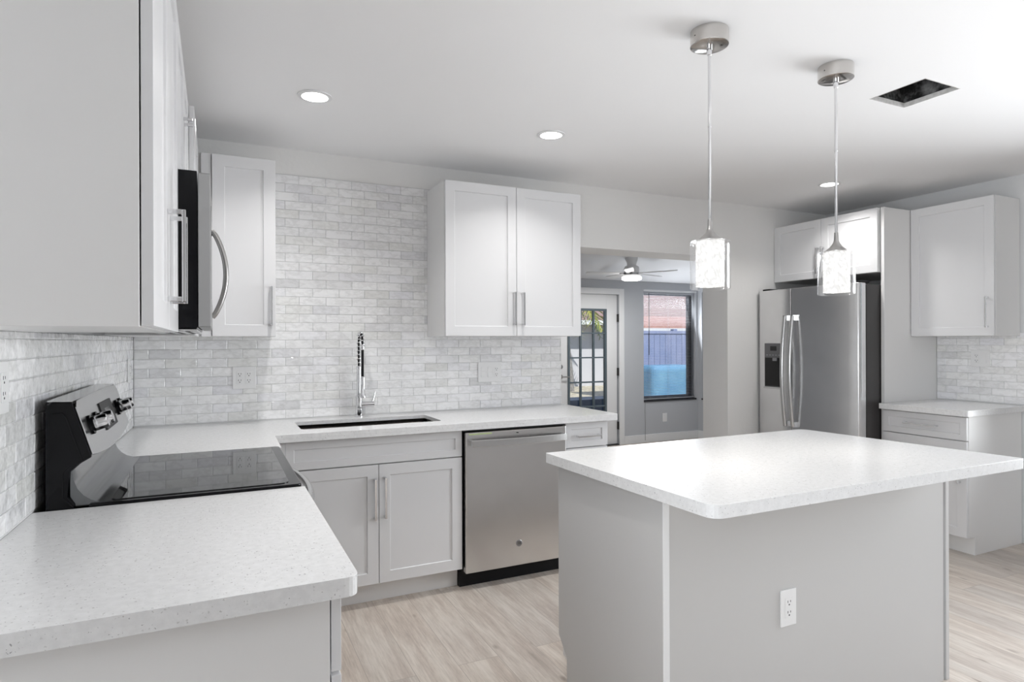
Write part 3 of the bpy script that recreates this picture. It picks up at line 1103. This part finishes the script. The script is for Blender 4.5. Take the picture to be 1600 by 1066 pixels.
lathe(bm, [(.0185, 3.142), (.0185, 3.1405), (.0165, 3.1395), (.0160, 3.1402), (.002, 3.1402)], (1.537, 0, .217), 32, 'y')
bd = link('emblem', bm, M_badge, dw, smooth=True)


def text(body, size, loc, rot, m, parent, name='lettering', ext=.0004):
    c = bpy.data.curves.new(name, 'FONT')
    c.body = body
    c.size = size
    c.align_x = 'CENTER'
    c.align_y = 'CENTER'
    c.extrude = ext
    tmp = bpy.data.objects.new(name + '_src', c)
    COL.objects.link(tmp)
    dg = bpy.context.evaluated_depsgraph_get()
    me = bpy.data.meshes.new_from_object(tmp.evaluated_get(dg))
    bpy.data.objects.remove(tmp)
    bm = bm_new()
    bm.from_mesh(me)
    bm.transform(Matrix.Translation(loc) @ rot.to_matrix().to_4x4())
    return link(name, bm, m, parent)


from mathutils import Euler
text('GE', .0165, (1.537, 3.1393, .217), Euler((PI / 2, 0, 0)), M_dark, bd)
link('green_strip', B((1.236, 1.372, 3.1415, 3.1422, .8435, .8505)), M_greenstrip, dw)  # thin pale green strip at the upper left of the door
link('indicator_window', B((1.522, 1.536, 3.1415, 3.1423, .8375, .8425)), M_gap, dw)

# ------------------------------------------------------------------ range
ra = thing('range_oven', 'black and stainless electric range with a glass cooktop against the left wall', 'range', (-.08, 2.367, 0))
ry0, ry1 = 1.989, 2.748
link('body', B((-.403, .205, ry0 + .002, ry1 - .002, .03, .905)), M_black, ra, bevel=.003)
link('oven_door', B((.206, .232, ry0 + .004, ry1 - .004, .22, .86)), M_steel, ra, bevel=.004)
link('storage_drawer', B((.206, .230, ry0 + .004, ry1 - .004, .06, .212)), M_steel, ra, bevel=.004)
for yy in (ry0 + .06, ry1 - .06):
    link('foot', B((-.36, -.33, yy - .015, yy + .015, 0, .03)), M_blackmat, ra)
    link('foot', B((.15, .18, yy - .015, yy + .015, 0, .03)), M_blackmat, ra)
# cooktop frame and glass
bm = bm_new()
prism(bm, fillet([(-.31, ry0, .0), (.236, ry0, .02), (.236, ry1, .02), (-.31, ry1, 0)], 0), .900, .921, 'z')
link('cooktop_frame', bm, M_black, ra, bevel=.004, seg=3)
M_ctg = mat('black_ceramic_glass', (0.012, 0.012, 0.013), 0.03)
P(M_ctg).inputs['Specular IOR Level'].default_value = 0.9
bm = bm_new()
prism(bm, fillet([(-.262, ry0 + .026, .02), (.202, ry0 + .026, .03), (.202, ry1 - .02, .03), (-.262, ry1 - .02, .02)], 0), .9205, .9235, 'z')
gl = link('glass_top', bm, M_ctg, ra, bevel=.001)
# backguard: side cheeks, body, slanted face
side = [(-.404, .905), (-.404, 1.180), (-.392, 1.198), (-.346, 1.196), (-.302, 1.047), (-.330, 1.030), (-.352, 1.010), (-.356, .945), (-.342, .921), (-.342, .905)]
for a, b in ((ry0, ry0 + .012), (ry1 - .012, ry1)):
    bm = bm_new()
    prism(bm, side, a, b, 'y')
    link('side_cheek', bm, M_black, ra, bevel=.003)
bm = bm_new()
prism(bm, [(-.402, .905), (-.402, 1.19), (-.350, 1.188), (-.310, 1.050), (-.350, 1.020), (-.372, .98), (-.372, .905)], ry0 + .012, ry1 - .012, 'y')
link('backguard_body', bm, M_black, ra)
# raised moulding line on the near cheek
bm = bm_new()
tube(bm, [(-.400, ry0 - .001, 1.165), (-.366, ry0 - .001, 1.168), (-.358, ry0 - .001, 1.155), (-.322, ry0 - .001, 1.038)], .0022, 6)
tube(bm, [(-.352, ry0 - .001, 1.028), (-.366, ry0 - .001, 1.010), (-.366, ry0 - .001, .945), (-.345, ry0 - .001, .918)], .0022, 6)
link('cheek_moulding', bm, M_black, ra, smooth=True)
# stainless top and face of the guard
sl = (Vector((-.302, 1.047)) - Vector((-.346, 1.196))).normalized()
nn = Vector((-sl.y, sl.x))
if nn.x < 0:
    nn = -nn
bm = bm_new()
a = Vector((-.346, 1.196)) + nn * .001
b = Vector((-.302, 1.047)) + nn * .001
cpt = [(a.x, a.y), (b.x, b.y), (b.x + nn.x * .004, b.y + nn.y * .004), (a.x + nn.x * .004, a.y + nn.y * .004)]
NY = 24
# face outline bows down at the middle and narrows at the ends
sv = b - a
NY = 28
grid = {}
for q in range(NY + 1):
    ft = q / NY
    y = ry0 + .004 + (ry1 - ry0 - .008) * ft
    endr = 1 - min(1, min(ft, 1 - ft) / .05)
    f0 = .10 * endr ** 2 - .03 * math.sin(PI * ft)
    f1 = .97 + .14 * math.sin(PI * ft) ** .8
    for si, f in ((0, f0), (1, f1)):
        for di, d in ((0, 0), (1, .004)):
            p = a + sv * f + nn * d
            grid[q, si, di] = bm.verts.new((p.x, y, p.y))
for q in range(NY):
    for (s1, d1_), (s2, d2_) in (((0, 1), (1, 1)), ((1, 0), (0, 0)), ((0, 0), (0, 1)), ((1, 1), (1, 0))):
        bm.faces.new((grid[q, s1, d1_], grid[q + 1, s1, d1_], grid[q + 1, s2, d2_], grid[q, s2, d2_]))
for q in (0, NY):
    bm.faces.new((grid[q, 0, 0], grid[q, 0, 1], grid[q, 1, 1], grid[q, 1, 0]))
bmesh.ops.recalc_face_normals(bm, faces=bm.faces)
fc = link('control_face', bm, M_guard, ra, bevel=.002)
bm = bm_new()
prism(bm, [(-.400, 1.1985), (-.346, 1.1970), (-.343, 1.199), (-.400, 1.2015)], ry0 + .004, ry1 - .004, 'y')
link('top_cap', bm, M_guard, ra)
# curved chute between the glass and the guard
prof = [(-.262, .9215), (-.285, .923), (-.305, .930), (-.322, .943), (-.336, .962), (-.344, .985), (-.347, 1.012), (-.352, 1.012), (-.352, .93), (-.34, .915), (-.262, .915)]
bm = bm_new()
prism(bm, prof, ry0 + .013, ry1 - .013, 'y')
link('vent_chute', bm, mat('chute_steel', (.17, .175, .18), .12, 1.0), ra, smooth=True)


def on_face(f, y, off=0.0):
    p = Vector((-.346, 1.196)) + (Vector((-.302, 1.047)) - Vector((-.346, 1.196))) * f + nn * (.005 + off)
    return Vector((p.x, y, p.y))


tilt = math.atan2(nn.y, nn.x)
RM = Matrix.Rotation(-tilt, 3, 'Y')
for y in (2.085, 2.185, 2.60, 2.685):
    c = on_face(.50, y)
    bm = bm_new()
    lathe(bm, [(.0275, 0), (.0275, .006), (.021, .008), (.021, .012)], c, 28, 'x', R=RM)
    kb = link('knob', bm, M_black, ra, smooth=True)
    bm = bm_new()
    lathe(bm, [(.0205, .010), (.0215, .014), (.0195, .040), (.0175, .043), (.004, .0435)], c, 28, 'x', R=RM)
    link('knob_cap', bm, M_chrome, kb, smooth=True)
bm = bm_new()
prism(bm, [(on_face(f, 0, d).x, on_face(f, 0, d).z) for f, d in ((.22, 0), (.78, 0), (.78, .004), (.22, .004))], 2.285, 2.50, 'y')
link('display', bm, M_slot, ra, bevel=.001)
bm = bm_new()
prism(bm, [(on_face(f, 0, d).x, on_face(f, 0, d).z) for f, d in ((.36, .004), (.60, .004), (.60, .0046), (.36, .0046))], 2.34, 2.44, 'y')
link('display_screen', bm, mat('display_grey', (.10, .10, .10), .2), ra)
# bowed oven door handle
bm = bm_new()
hp = [(.232 + .018 + .048 * math.sin(PI * k / 20) ** .7, ry0 + .04 + (ry1 - ry0 - .08) * k / 20, .835) for k in range(21)]
tube(bm, hp, .013, 12)
for yy in (ry0 + .045, ry1 - .045):
    tube(bm, [(.230, yy, .835), (.254, yy, .835)], .012, 10)
link('handle', bm, M_guard, ra, smooth=True)

# ------------------------------------------------------------------ microwave over the range
mw = thing('microwave_oven', 'black and stainless microwave mounted over the range', 'microwave', (-.2, 2.367, 1.392))
my0, my1, mz0, mz1 = 1.990, 2.744, 1.394, 1.8445
link('body', B((-.398, -.048, my0, my1, mz0, mz1)), M_black, mw, bevel=.002)
link('door', B((-.046, -.0125, my0, my1 - .15, mz0 + .004, mz1 - .004)), mat('microwave_steel', (.36, .36, .36), .4, .7), mw, bevel=.003)
link('control_panel', B((-.046, -.0125, my1 - .148, my1, mz0 + .004, mz1 - .004)), M_black, mw, bevel=.003)
link('door_window', B((-.0125, -.0118, my0 + .09, my1 - .25, mz0 + .09, mz1 - .08)), M_ctg, mw)
bm = bm_new()
yh = my1 - .195
hp = [(-.0125 + .047 * math.sin(PI * k / 24) ** .75, yh, 1.445 + .32 * k / 24) for k in range(25)]
tube(bm, hp, .0095, 12)
link('handle', bm, M_satin, mw, smooth=True)
vg = link('vent_grille', B((-.19, -.05, my0 + .03, my1 - .03, mz0 - .008, mz0 - .0005)), M_guard, mw, bevel=.002)
for j in range(3):
    x = -.075 - j * .035
    link('vent_slot', B((x - .006, x + .006, my0 + .06, my1 - .06, mz0 - .0088, mz0 - .0079)), M_slot, vg)

# ------------------------------------------------------------------ refrigerator (faces -x)
rf = thing('refrigerator', 'stainless side-by-side refrigerator with a water dispenser', 'refrigerator', (4.4, 3.28, 0))
fyr, fyl, fym = 2.838, 3.722, 3.388
link('body', B((4.085, 4.80, fyr + .004, fyl - .004, .02, 1.742)), M_fside, rf, bevel=.004)
link('base_grille', B((4.06, 4.12, fyr + .01, fyl - .01, 0.0, .06)), M_blackmat, rf)


def fdoor(y0, y1, yedge0, yedge1):
    """front bowed a little across the whole fridge"""
    def bow(y):
        f = (y - fyr) / (fyl - fyr)
        return 4.005 - .016 * math.sin(PI * min(max(f, 0), 1)) + .0
    pts = [(4.075, y0)]
    n = 14
    for k in range(n + 1):
        y = y0 + (y1 - y0) * k / n
        x = bow(y)
        if k == 0 and yedge0:
            pts += [(x + .03, y), (x + .012, y + .003)]
            pts.append((x + .003, y + .010))
            continue
        if k == n and yedge1:
            pts += [(x + .003, y - .010), (x + .012, y - .003), (x + .03, y)]
            continue
        pts.append((x, y))
    pts.append((4.075, y1))
    bm = bm_new()
    prism(bm, pts, .065, 1.752, 'z')
    return bm, bow


bm, bow = fdoor(fyr, fym - .003, True, False)
d1 = link('fridge_door', bm, M_fridge, rf, smooth=True, bevel=.003)
bm, bow = fdoor(fym + .003, fyl, False, True)
d2 = link('freezer_door', bm, M_fridge, rf, smooth=True, bevel=.003)
link('door_gap', B((4.03, 4.07, fym - .0028, fym + .0028, .065, 1.75)), M_gap, rf)
for yy, par in ((fym - .036, d1), (fym + .036, d2)):
    bm = bm_new()
    x0_ = bow(yy)
    hp = [(x0_ - .030 - .034 * math.sin(PI * k / 28), yy, .695 + .845 * k / 28) for k in range(29)]
    tube(bm, hp, .0155, 12, flat=.7)
    for zz in (.71, 1.525):
        box(bm, x0_ - .036, x0_ + .002, yy - .012, yy + .012, zz - .02, zz + .02)
    link('handle', bm, M_guard, par, smooth=True, bevel=.0)
for yy in (fyl - .05, fyr + .05):
    link('hinge_cover', B((4.04, 4.14, yy - .035, yy + .035, 1.7525, 1.768)), M_blackmat, rf, bevel=.004)
# dispenser
xd = bow(3.56)
ds = link('dispenser', B((xd - .0045, xd + .02, 3.474, 3.646, .982, 1.330)), mat('dispenser_grey', (.13, .13, .135), .3), rf, bevel=.002)
link('dispenser_recess', B((xd - .0055, xd - .0045, 3.482, 3.640, .990, 1.215)), mat('dispenser_black', (.003, .003, .003), .5), ds)
link('dispenser_display', B((xd - .0058, xd - .0045, 3.528, 3.588, 1.270, 1.306)), M_slot, ds)
bm = bm_new()
for k in range(5):
    box(bm, xd - .0056, xd - .0045, 3.495 + .029 * k, 3.512 + .029 * k, 1.232, 1.240)
link('buttons', bm, M_badge, ds)
link('dispenser_spout', B((xd - .014, xd - .0055, 3.520, 3.560, 1.190, 1.214)), M_badge, ds, bevel=.002)
link('dispenser_sill', B((xd - .012, xd - .0046, 3.468, 3.652, .968, .984)), M_guard, ds, bevel=.003)

# ------------------------------------------------------------------ ceiling: lights, pendants, duct
for i, (x, y, lab, vis) in enumerate([(.402, 2.883, 'lit recessed ceiling light above the left end of the sink run', 1), (1.612, 2.892, 'lit recessed ceiling light in front of the two-door wall cabinet', 1), (3.898, 2.982, 'lit recessed ceiling light in front of the fridge cabinet', 1),
                                       (.72, 1.5, 'added unseen recessed light brightening the near left worktop and floor', 0)]):  # last one is out of view, added to brighten the near worktop and floor
    t = thing('recessed_light', lab, 'ceiling light', (x, y, CZ), 0, 'recessed ceiling lights')
    bm = bm_new()
    lathe(bm, [(.057, CZ - .0005), (.075, CZ - .0005), (.074, CZ - .004), (.057, CZ - .006)], (x, y, 0), 40, cap=False)
    bm.faces.ensure_lookup_table()
    link('trim_ring', bm, M_trim, t, smooth=True)
    bm = bm_new()
    lathe(bm, [(.0585, CZ - .0008), (.0585, CZ - .0040)], (x, y, 0), 40)
    link('lens', bm, M_lamp, t)
    l = area('lamp_light', (0, 0, -.012), (0, 0, 0), .11, .11, DL_POWER, (1.0, .985, .965), t, 'DISK', math.radians(124))
    l.visible_camera = True


def pendant(x, y, label):
    t = thing('pendant_light', label, 'pendant light', (x, y, CZ), 0, 'pendant lights over the island')
    bm = bm_new()
    lathe(bm, [(.066, CZ - .0005), (.066, CZ - .052), (.062, CZ - .054), (.012, CZ - .054)], (x, y, 0), 48)
    c = link('ceiling_canopy', bm, M_canopy, t, smooth=True)
    bm = bm_new()
    box(bm, x - .0665, x - .0655, y - .002, y + .002, CZ - .03, CZ - .026)
    link('set_screw', bm, M_slot, c)
    bm = bm_new()
    lathe(bm, [(.010, CZ - .054), (.010, CZ - .068), (.0075, CZ - .085), (.0055, CZ - .087), (.0055, 2.12), (.0065, 2.119), (.0065, 2.112), (.0055, 2.111), (.0055, 1.775)], (x, y, 0), 16)
    link('rod', bm, M_chrome, t, smooth=True)
    bm = bm_new()
    lathe(bm, [(.008, 1.785), (.009, 1.752), (.013, 1.742), (.024, 1.727), (.037, 1.716), (.046, 1.711), (.046, 1.708)], (x, y, 0), 36)
    link('socket_cap', bm, M_satin, t, smooth=True)
    # clear outer glass: open top ring and closed side wall
    bm = bm_new()
    lathe(bm, [(.047, 1.7065), (.066, 1.7065), (.069, 1.703), (.069, 1.540), (.0665, 1.536)], (x, y, 0), 48, cap=False)
    link('outer_glass', bm, M_shade, t, smooth=True)
    # faceted crystal sleeve
    bm = bm_new()
    rr_ = random.Random(3)
    prof = []
    seg = 40
    rings = []
    for j in range(23):
        z = 1.705 - .160 * j / 22
        ring = []
        for k in range(seg):
            a = 2 * PI * (k + .5 * (j % 2)) / seg
            r = .0465 + (.0022 if (k + j // 2) % 2 else -.0006)
            ring.append(bm.verts.new((x + r * math.cos(a), y + r * math.sin(a), z)))
        rings.append(ring)
    for j, (a, b) in enumerate(zip(rings, rings[1:])):
        for k in range(seg):
            k2 = (k + 1) % seg
            if j % 2 == 0:
                bm.faces.new((a[k], a[k2], b[k]))
                bm.faces.new((a[k2], b[k2], b[k]))
            else:
                bm.faces.new((a[k], b[k2], b[k]))
                bm.faces.new((a[k], a[k2], b[k2]))
    bmesh.ops.recalc_face_normals(bm, faces=bm.faces)
    link('crystal_sleeve', bm, M_crystal, t)
    l = area('lamp_light', (0, 0, 1.532 - CZ), (0, 0, 0), .09, .09, PEND_POWER, (1.0, .95, .88), t, 'DISK', math.radians(120))
    return t


pendant(1.584, 1.688, 'chrome pendant with lit crystal sleeve over the left half of the island')
pendant(2.248, 1.690, 'chrome pendant with lit crystal sleeve over the right half of the island, nearer the fridge')

# open duct hole in the ceiling
du = thing('ceiling_duct_opening', 'open rectangular duct hole cut in the ceiling showing black lining', 'duct', (2.815, 1.73, CZ + .02))
bm = bm_new()
z0_, z1_ = CZ + .0165, CZ + .30
for bb in ((hx0 - .02, hx0 + .002, hy0 - .02, hy1 + .02, z0_, z1_), (hx1 - .002, hx1 + .02, hy0 - .02, hy1 + .02, z0_, z1_), (hx0, hx1, hy0 - .02, hy0 + .002, z0_, z1_), (hx0, hx1, hy1 - .002, hy1 + .02, z0_, z1_), (hx0 - .02, hx1 + .02, hy0 - .02, hy1 + .02, z1_, z1_ + .01)):
    box(bm, *bb)
link('lining', bm, M_duct, du)
bm = bm_new()
rr_ = random.Random(5)
e = .0035
for bb in ((hx0, hx0 + e, hy0, hy1), (hx1 - e, hx1, hy0, hy1), (hx0 + e, hx1 - e, hy0, hy0 + e), (hx0 + e, hx1 - e, hy1 - e, hy1)):
    box(bm, *bb, CZ - .001, CZ + .020)
link('cut_edge', bm, M_plaster, du)

# ------------------------------------------------------------------ sunroom fan
FX, FY = 4.291, 5.82
fn = thing('ceiling_fan', 'white ceiling fan with a lit lamp in the sunroom', 'ceiling fan', (FX, FY, 2.29))
zc = 2.13 + .19 * (SY - FY)
bm = bm_new()
lathe(bm, [(.075, zc + .012), (.070, zc - .02), (.055, zc - .055), (.052, zc - .085)], (FX, FY, 0), 32)
link('ceiling_mount', bm, M_fan, fn, smooth=True)
bm = bm_new()
lathe(bm, [(.052, zc - .085), (.075, zc - .095), (.085, zc - .11), (.085, zc - .165), (.07, zc - .18)], (FX, FY, 0), 32)
link('motor_housing', bm, M_fan, fn, smooth=True)
for k in range(5):
    a = math.radians(14 + 72 * k)
    bm = bm_new()
    pts = [(.09, -.022), (.20, -.050), (.47, -.058), (.52, -.040), (.53, 0), (.52, .040), (.47, .050), (.20, .040), (.09, .022)]
    prism(bm, pts, -.003, .003, 'z')
    bm.transform(Matrix.Translation((FX, FY, 2.125)) @ Matrix.Rotation(a, 4, 'Z') @ Matrix.Rotation(math.radians(11), 4, 'X'))
    bl = link('blade', bm, M_fan, fn)
    bm = bm_new()
    box(bm, .05, .14, -.016, .016, -.006, -.003)
    bm.transform(Matrix.Translation((FX, FY, 2.125)) @ Matrix.Rotation(a, 4, 'Z') @ Matrix.Rotation(math.radians(11), 4, 'X'))
    link('blade_bracket', bm, M_dark, bl)
bm = bm_new()
lathe(bm, [(.07, 2.115), (.10, 2.105), (.10, 2.085)], (FX, FY, 0), 32)
link('lamp_housing', bm, M_fan, fn, smooth=True)
bm = bm_new()
lathe(bm, [(.10, 2.085), (.112, 2.080), (.112, 2.055), (.09, 2.043), (.03, 2.040)], (FX, FY, 0), 32)
link('lamp_lens', bm, M_fanlamp, fn, smooth=True)
area('lamp_light', (0, 0, 2.030 - 2.29), (0, 0, 0), .2, .2, FAN_POWER, (1, .99, .97), fn, 'DISK')

# ------------------------------------------------------------------ garden seen through the sunroom
o = link('ground', B((-6, 24, 6.87, 34, -.22, -.12)), M_ground)
o['kind'] = 'structure'
# long pale fence at the back of the garden
def fence(label, x0, x1, y, z0, z1, m, n):
    t = thing('garden_fence', label, 'fence', ((x0 + x1) / 2, y, z0))
    bm = bm_new()
    w_ = (x1 - x0) / n
    for k in range(n):
        box(bm, x0 + k * w_ + .004, x0 + (k + 1) * w_ - .004, y, y + .03, z0, z1)
    link('boards', bm, m, t)
    link('top_rail', B((x0, x1, y - .02, y + .05, z1, z1 + .06)), M_stuccoW if m is M_fence else m, t)
    k = x0
    while k <= x1 + .01:
        link('post', B((k - .05, k + .05, y + .031, y + .13, z0, z1 + .1)), m, t)
        k += (x1 - x0) / 4
    return t


fence('tall pale fence at the back of the garden, seen through the door glass', 2.5, 9.7, 18.5, -.12, 1.72, M_fence, 40)
fence('board fence seen through the sunroom window, skylit shade put into its lilac blue', 7.65, 13.0, 10.6, -.12, 1.50, M_fence2, 36)
solid('pool_cover', B((7.7, 8.75, 9.75, 10.35, -.12, .86)), M_teal, 'teal tarpaulin covered stack in front of the lilac fence', 'tarpaulin', (8.2, 10.0, -.12), bevel=.12, seg=4)
solid('planter_box', B((4.0, 5.6, 7.5, 7.9, -.12, .52)), M_navy, 'low dark navy planter wall just outside the garden door', 'planter', (4.8, 7.7, -.12), bevel=.01)
# neighbour's house
nh = thing('neighbour_house', 'neighbouring house with a brown shingle roof beyond the lilac fence', 'house', (12.5, 17.0, -.12))
link('wall', B((10.2, 17.5, 17.2, 20, -.12, 1.95)), mat('neighbour_stucco', (.55, .55, .58), .8), nh)
bm = bm_new()
prism(bm, [(16.6, 1.92), (20.5, 3.7), (20.5, 3.8), (16.55, 2.0)], 9.8, 18, 'x')
link('roof', bm, M_shingle, nh)
link('fascia', B((9.8, 18, 16.5, 16.56, 1.86, 2.0)), M_stuccoW, nh)
nb = thing('garden_shed', 'low garden shed with a reddish tiled roof edge above the lilac fence', 'shed', (11.2, 12.5, -.12))
link('wall', B((9.2, 12.6, 12.1, 13.2, -.12, 1.60)), mat('shed_grey', (.28, .31, .36), .8), nb)
bm = bm_new()
prism(bm, [(11.9, 1.62), (13.4, 1.95), (13.4, 2.0), (11.9, 1.70)], 8.9, 12.8, 'x')
link('roof', bm, M_claytile, nb)
link('fascia', B((8.9, 12.8, 11.82, 11.9, 1.54, 1.65)), M_stuccoW, nb)


def frond(bm, base, az, length, droop, rnd, width=.28):
    """one pinnate frond: a rib with leaflets"""
    d = Vector((math.cos(az), math.sin(az), 0))
    s = Vector((-d.y, d.x, 0))
    pts = []
    for k in range(13):
        f = k / 12
        pts.append(Vector(base) + d * length * f * (1 - .15 * f) + Vector((0, 0, length * (.55 * f - droop * f * f))))
    tube(bm, pts[::2], .012, 5)
    for k in range(1, 13):
        for sg in (-1, 1):
            for q in (0, .5):
                p = pts[k].lerp(pts[k - 1], q)
                ln = width * math.sin(PI * (k + .4) / 14.5) + .05
                tip = p + s * sg * ln + d * ln * .5 - Vector((0, 0, ln * rnd.uniform(.35, .8)))
                w_ = .016
                v = [bm.verts.new(p + d * w_), bm.verts.new(p - d * w_), bm.verts.new(p.lerp(tip, .6) - d * w_ * .9), bm.verts.new(tip), bm.verts.new(p.lerp(tip, .6) + d * w_ * .9)]
                bm.faces.new(v)


def palm(x, y, h, lean, label, n=13, L_=1.5, seed=1):
    rnd = random.Random(seed)
    t = thing('palm_tree', label, 'palm', (x, y, -.12), 0, 'palms in the garden')
    bm = bm_new()
    top = Vector((x + lean, y, h))
    pts = [Vector((x + lean * (k / 8) ** 1.5, y, -.12 + (h + .12) * k / 8)) for k in range(9)]
    tube(bm, pts, [.13 - .05 * k / 8 for k in range(9)], 10)
    link('trunk', bm, M_trunk, t, smooth=True)
    for k in range(n):
        bm = bm_new()
        frond(bm, top, 2 * PI * k / n + rnd.uniform(-.2, .2), L_ * rnd.uniform(.8, 1.1), rnd.uniform(.6, 1.25), rnd, .34)
        link('frond', bm, M_leaf if k % 3 else M_leafd, t)
    return t


palm(6.1, 11.2, 2.3, .25, 'leaning palm with yellow-green fronds outside the door glass', 13, 1.5, 2)
palm(9.3, 15.6, 2.4, -.3, 'second palm farther back near the pale fence', 12, 1.6, 5)
palm(6.0, 15.4, 2.5, .1, 'palm at the left edge of the door glass', 12, 1.5, 9)


def bush(x, y, z, r, label, n, seed):
    rnd = random.Random(seed)
    t = thing('shade_tree', label, 'tree', (x, y, -.12), 0, 'trees behind the fences')
    bm = bm_new()
    tube(bm, [(x, y, -.12), (x + .1, y, z * .5), (x, y, z)], [.16, .12, .07], 8)
    link('trunk', bm, M_trunk, t, smooth=True)
    bm = bm_new()
    for k in range(n):
        v = Vector((rnd.gauss(0, 1), rnd.gauss(0, 1), rnd.gauss(0, .8)))
        v = v.normalized() * r * rnd.uniform(.35, 1.0) ** .5
        c = Vector((x, y, z)) + v
        a = Vector((rnd.uniform(-1, 1), rnd.uniform(-1, 1), rnd.uniform(-1, 1))).normalized() * .13
        b = a.cross(Vector((rnd.uniform(-1, 1), rnd.uniform(-1, 1), 1))).normalized() * .06
        bm.faces.new([bm.verts.new(c + a), bm.verts.new(c + b), bm.verts.new(c - a), bm.verts.new(c - b)])
    link('foliage', bm, M_leafd, t)


bush(8.6, 22.5, 3.2, 2.0, 'leafy green tree behind the pale fence', 2600, 3)
bush(14.5, 25.0, 4.8, 2.6, 'leafy tree rising behind the shingle roof', 2600, 4)
bush(4.4, 21.5, 3.4, 1.7, 'leafy tree behind the fence at the left of the door glass', 2200, 8)
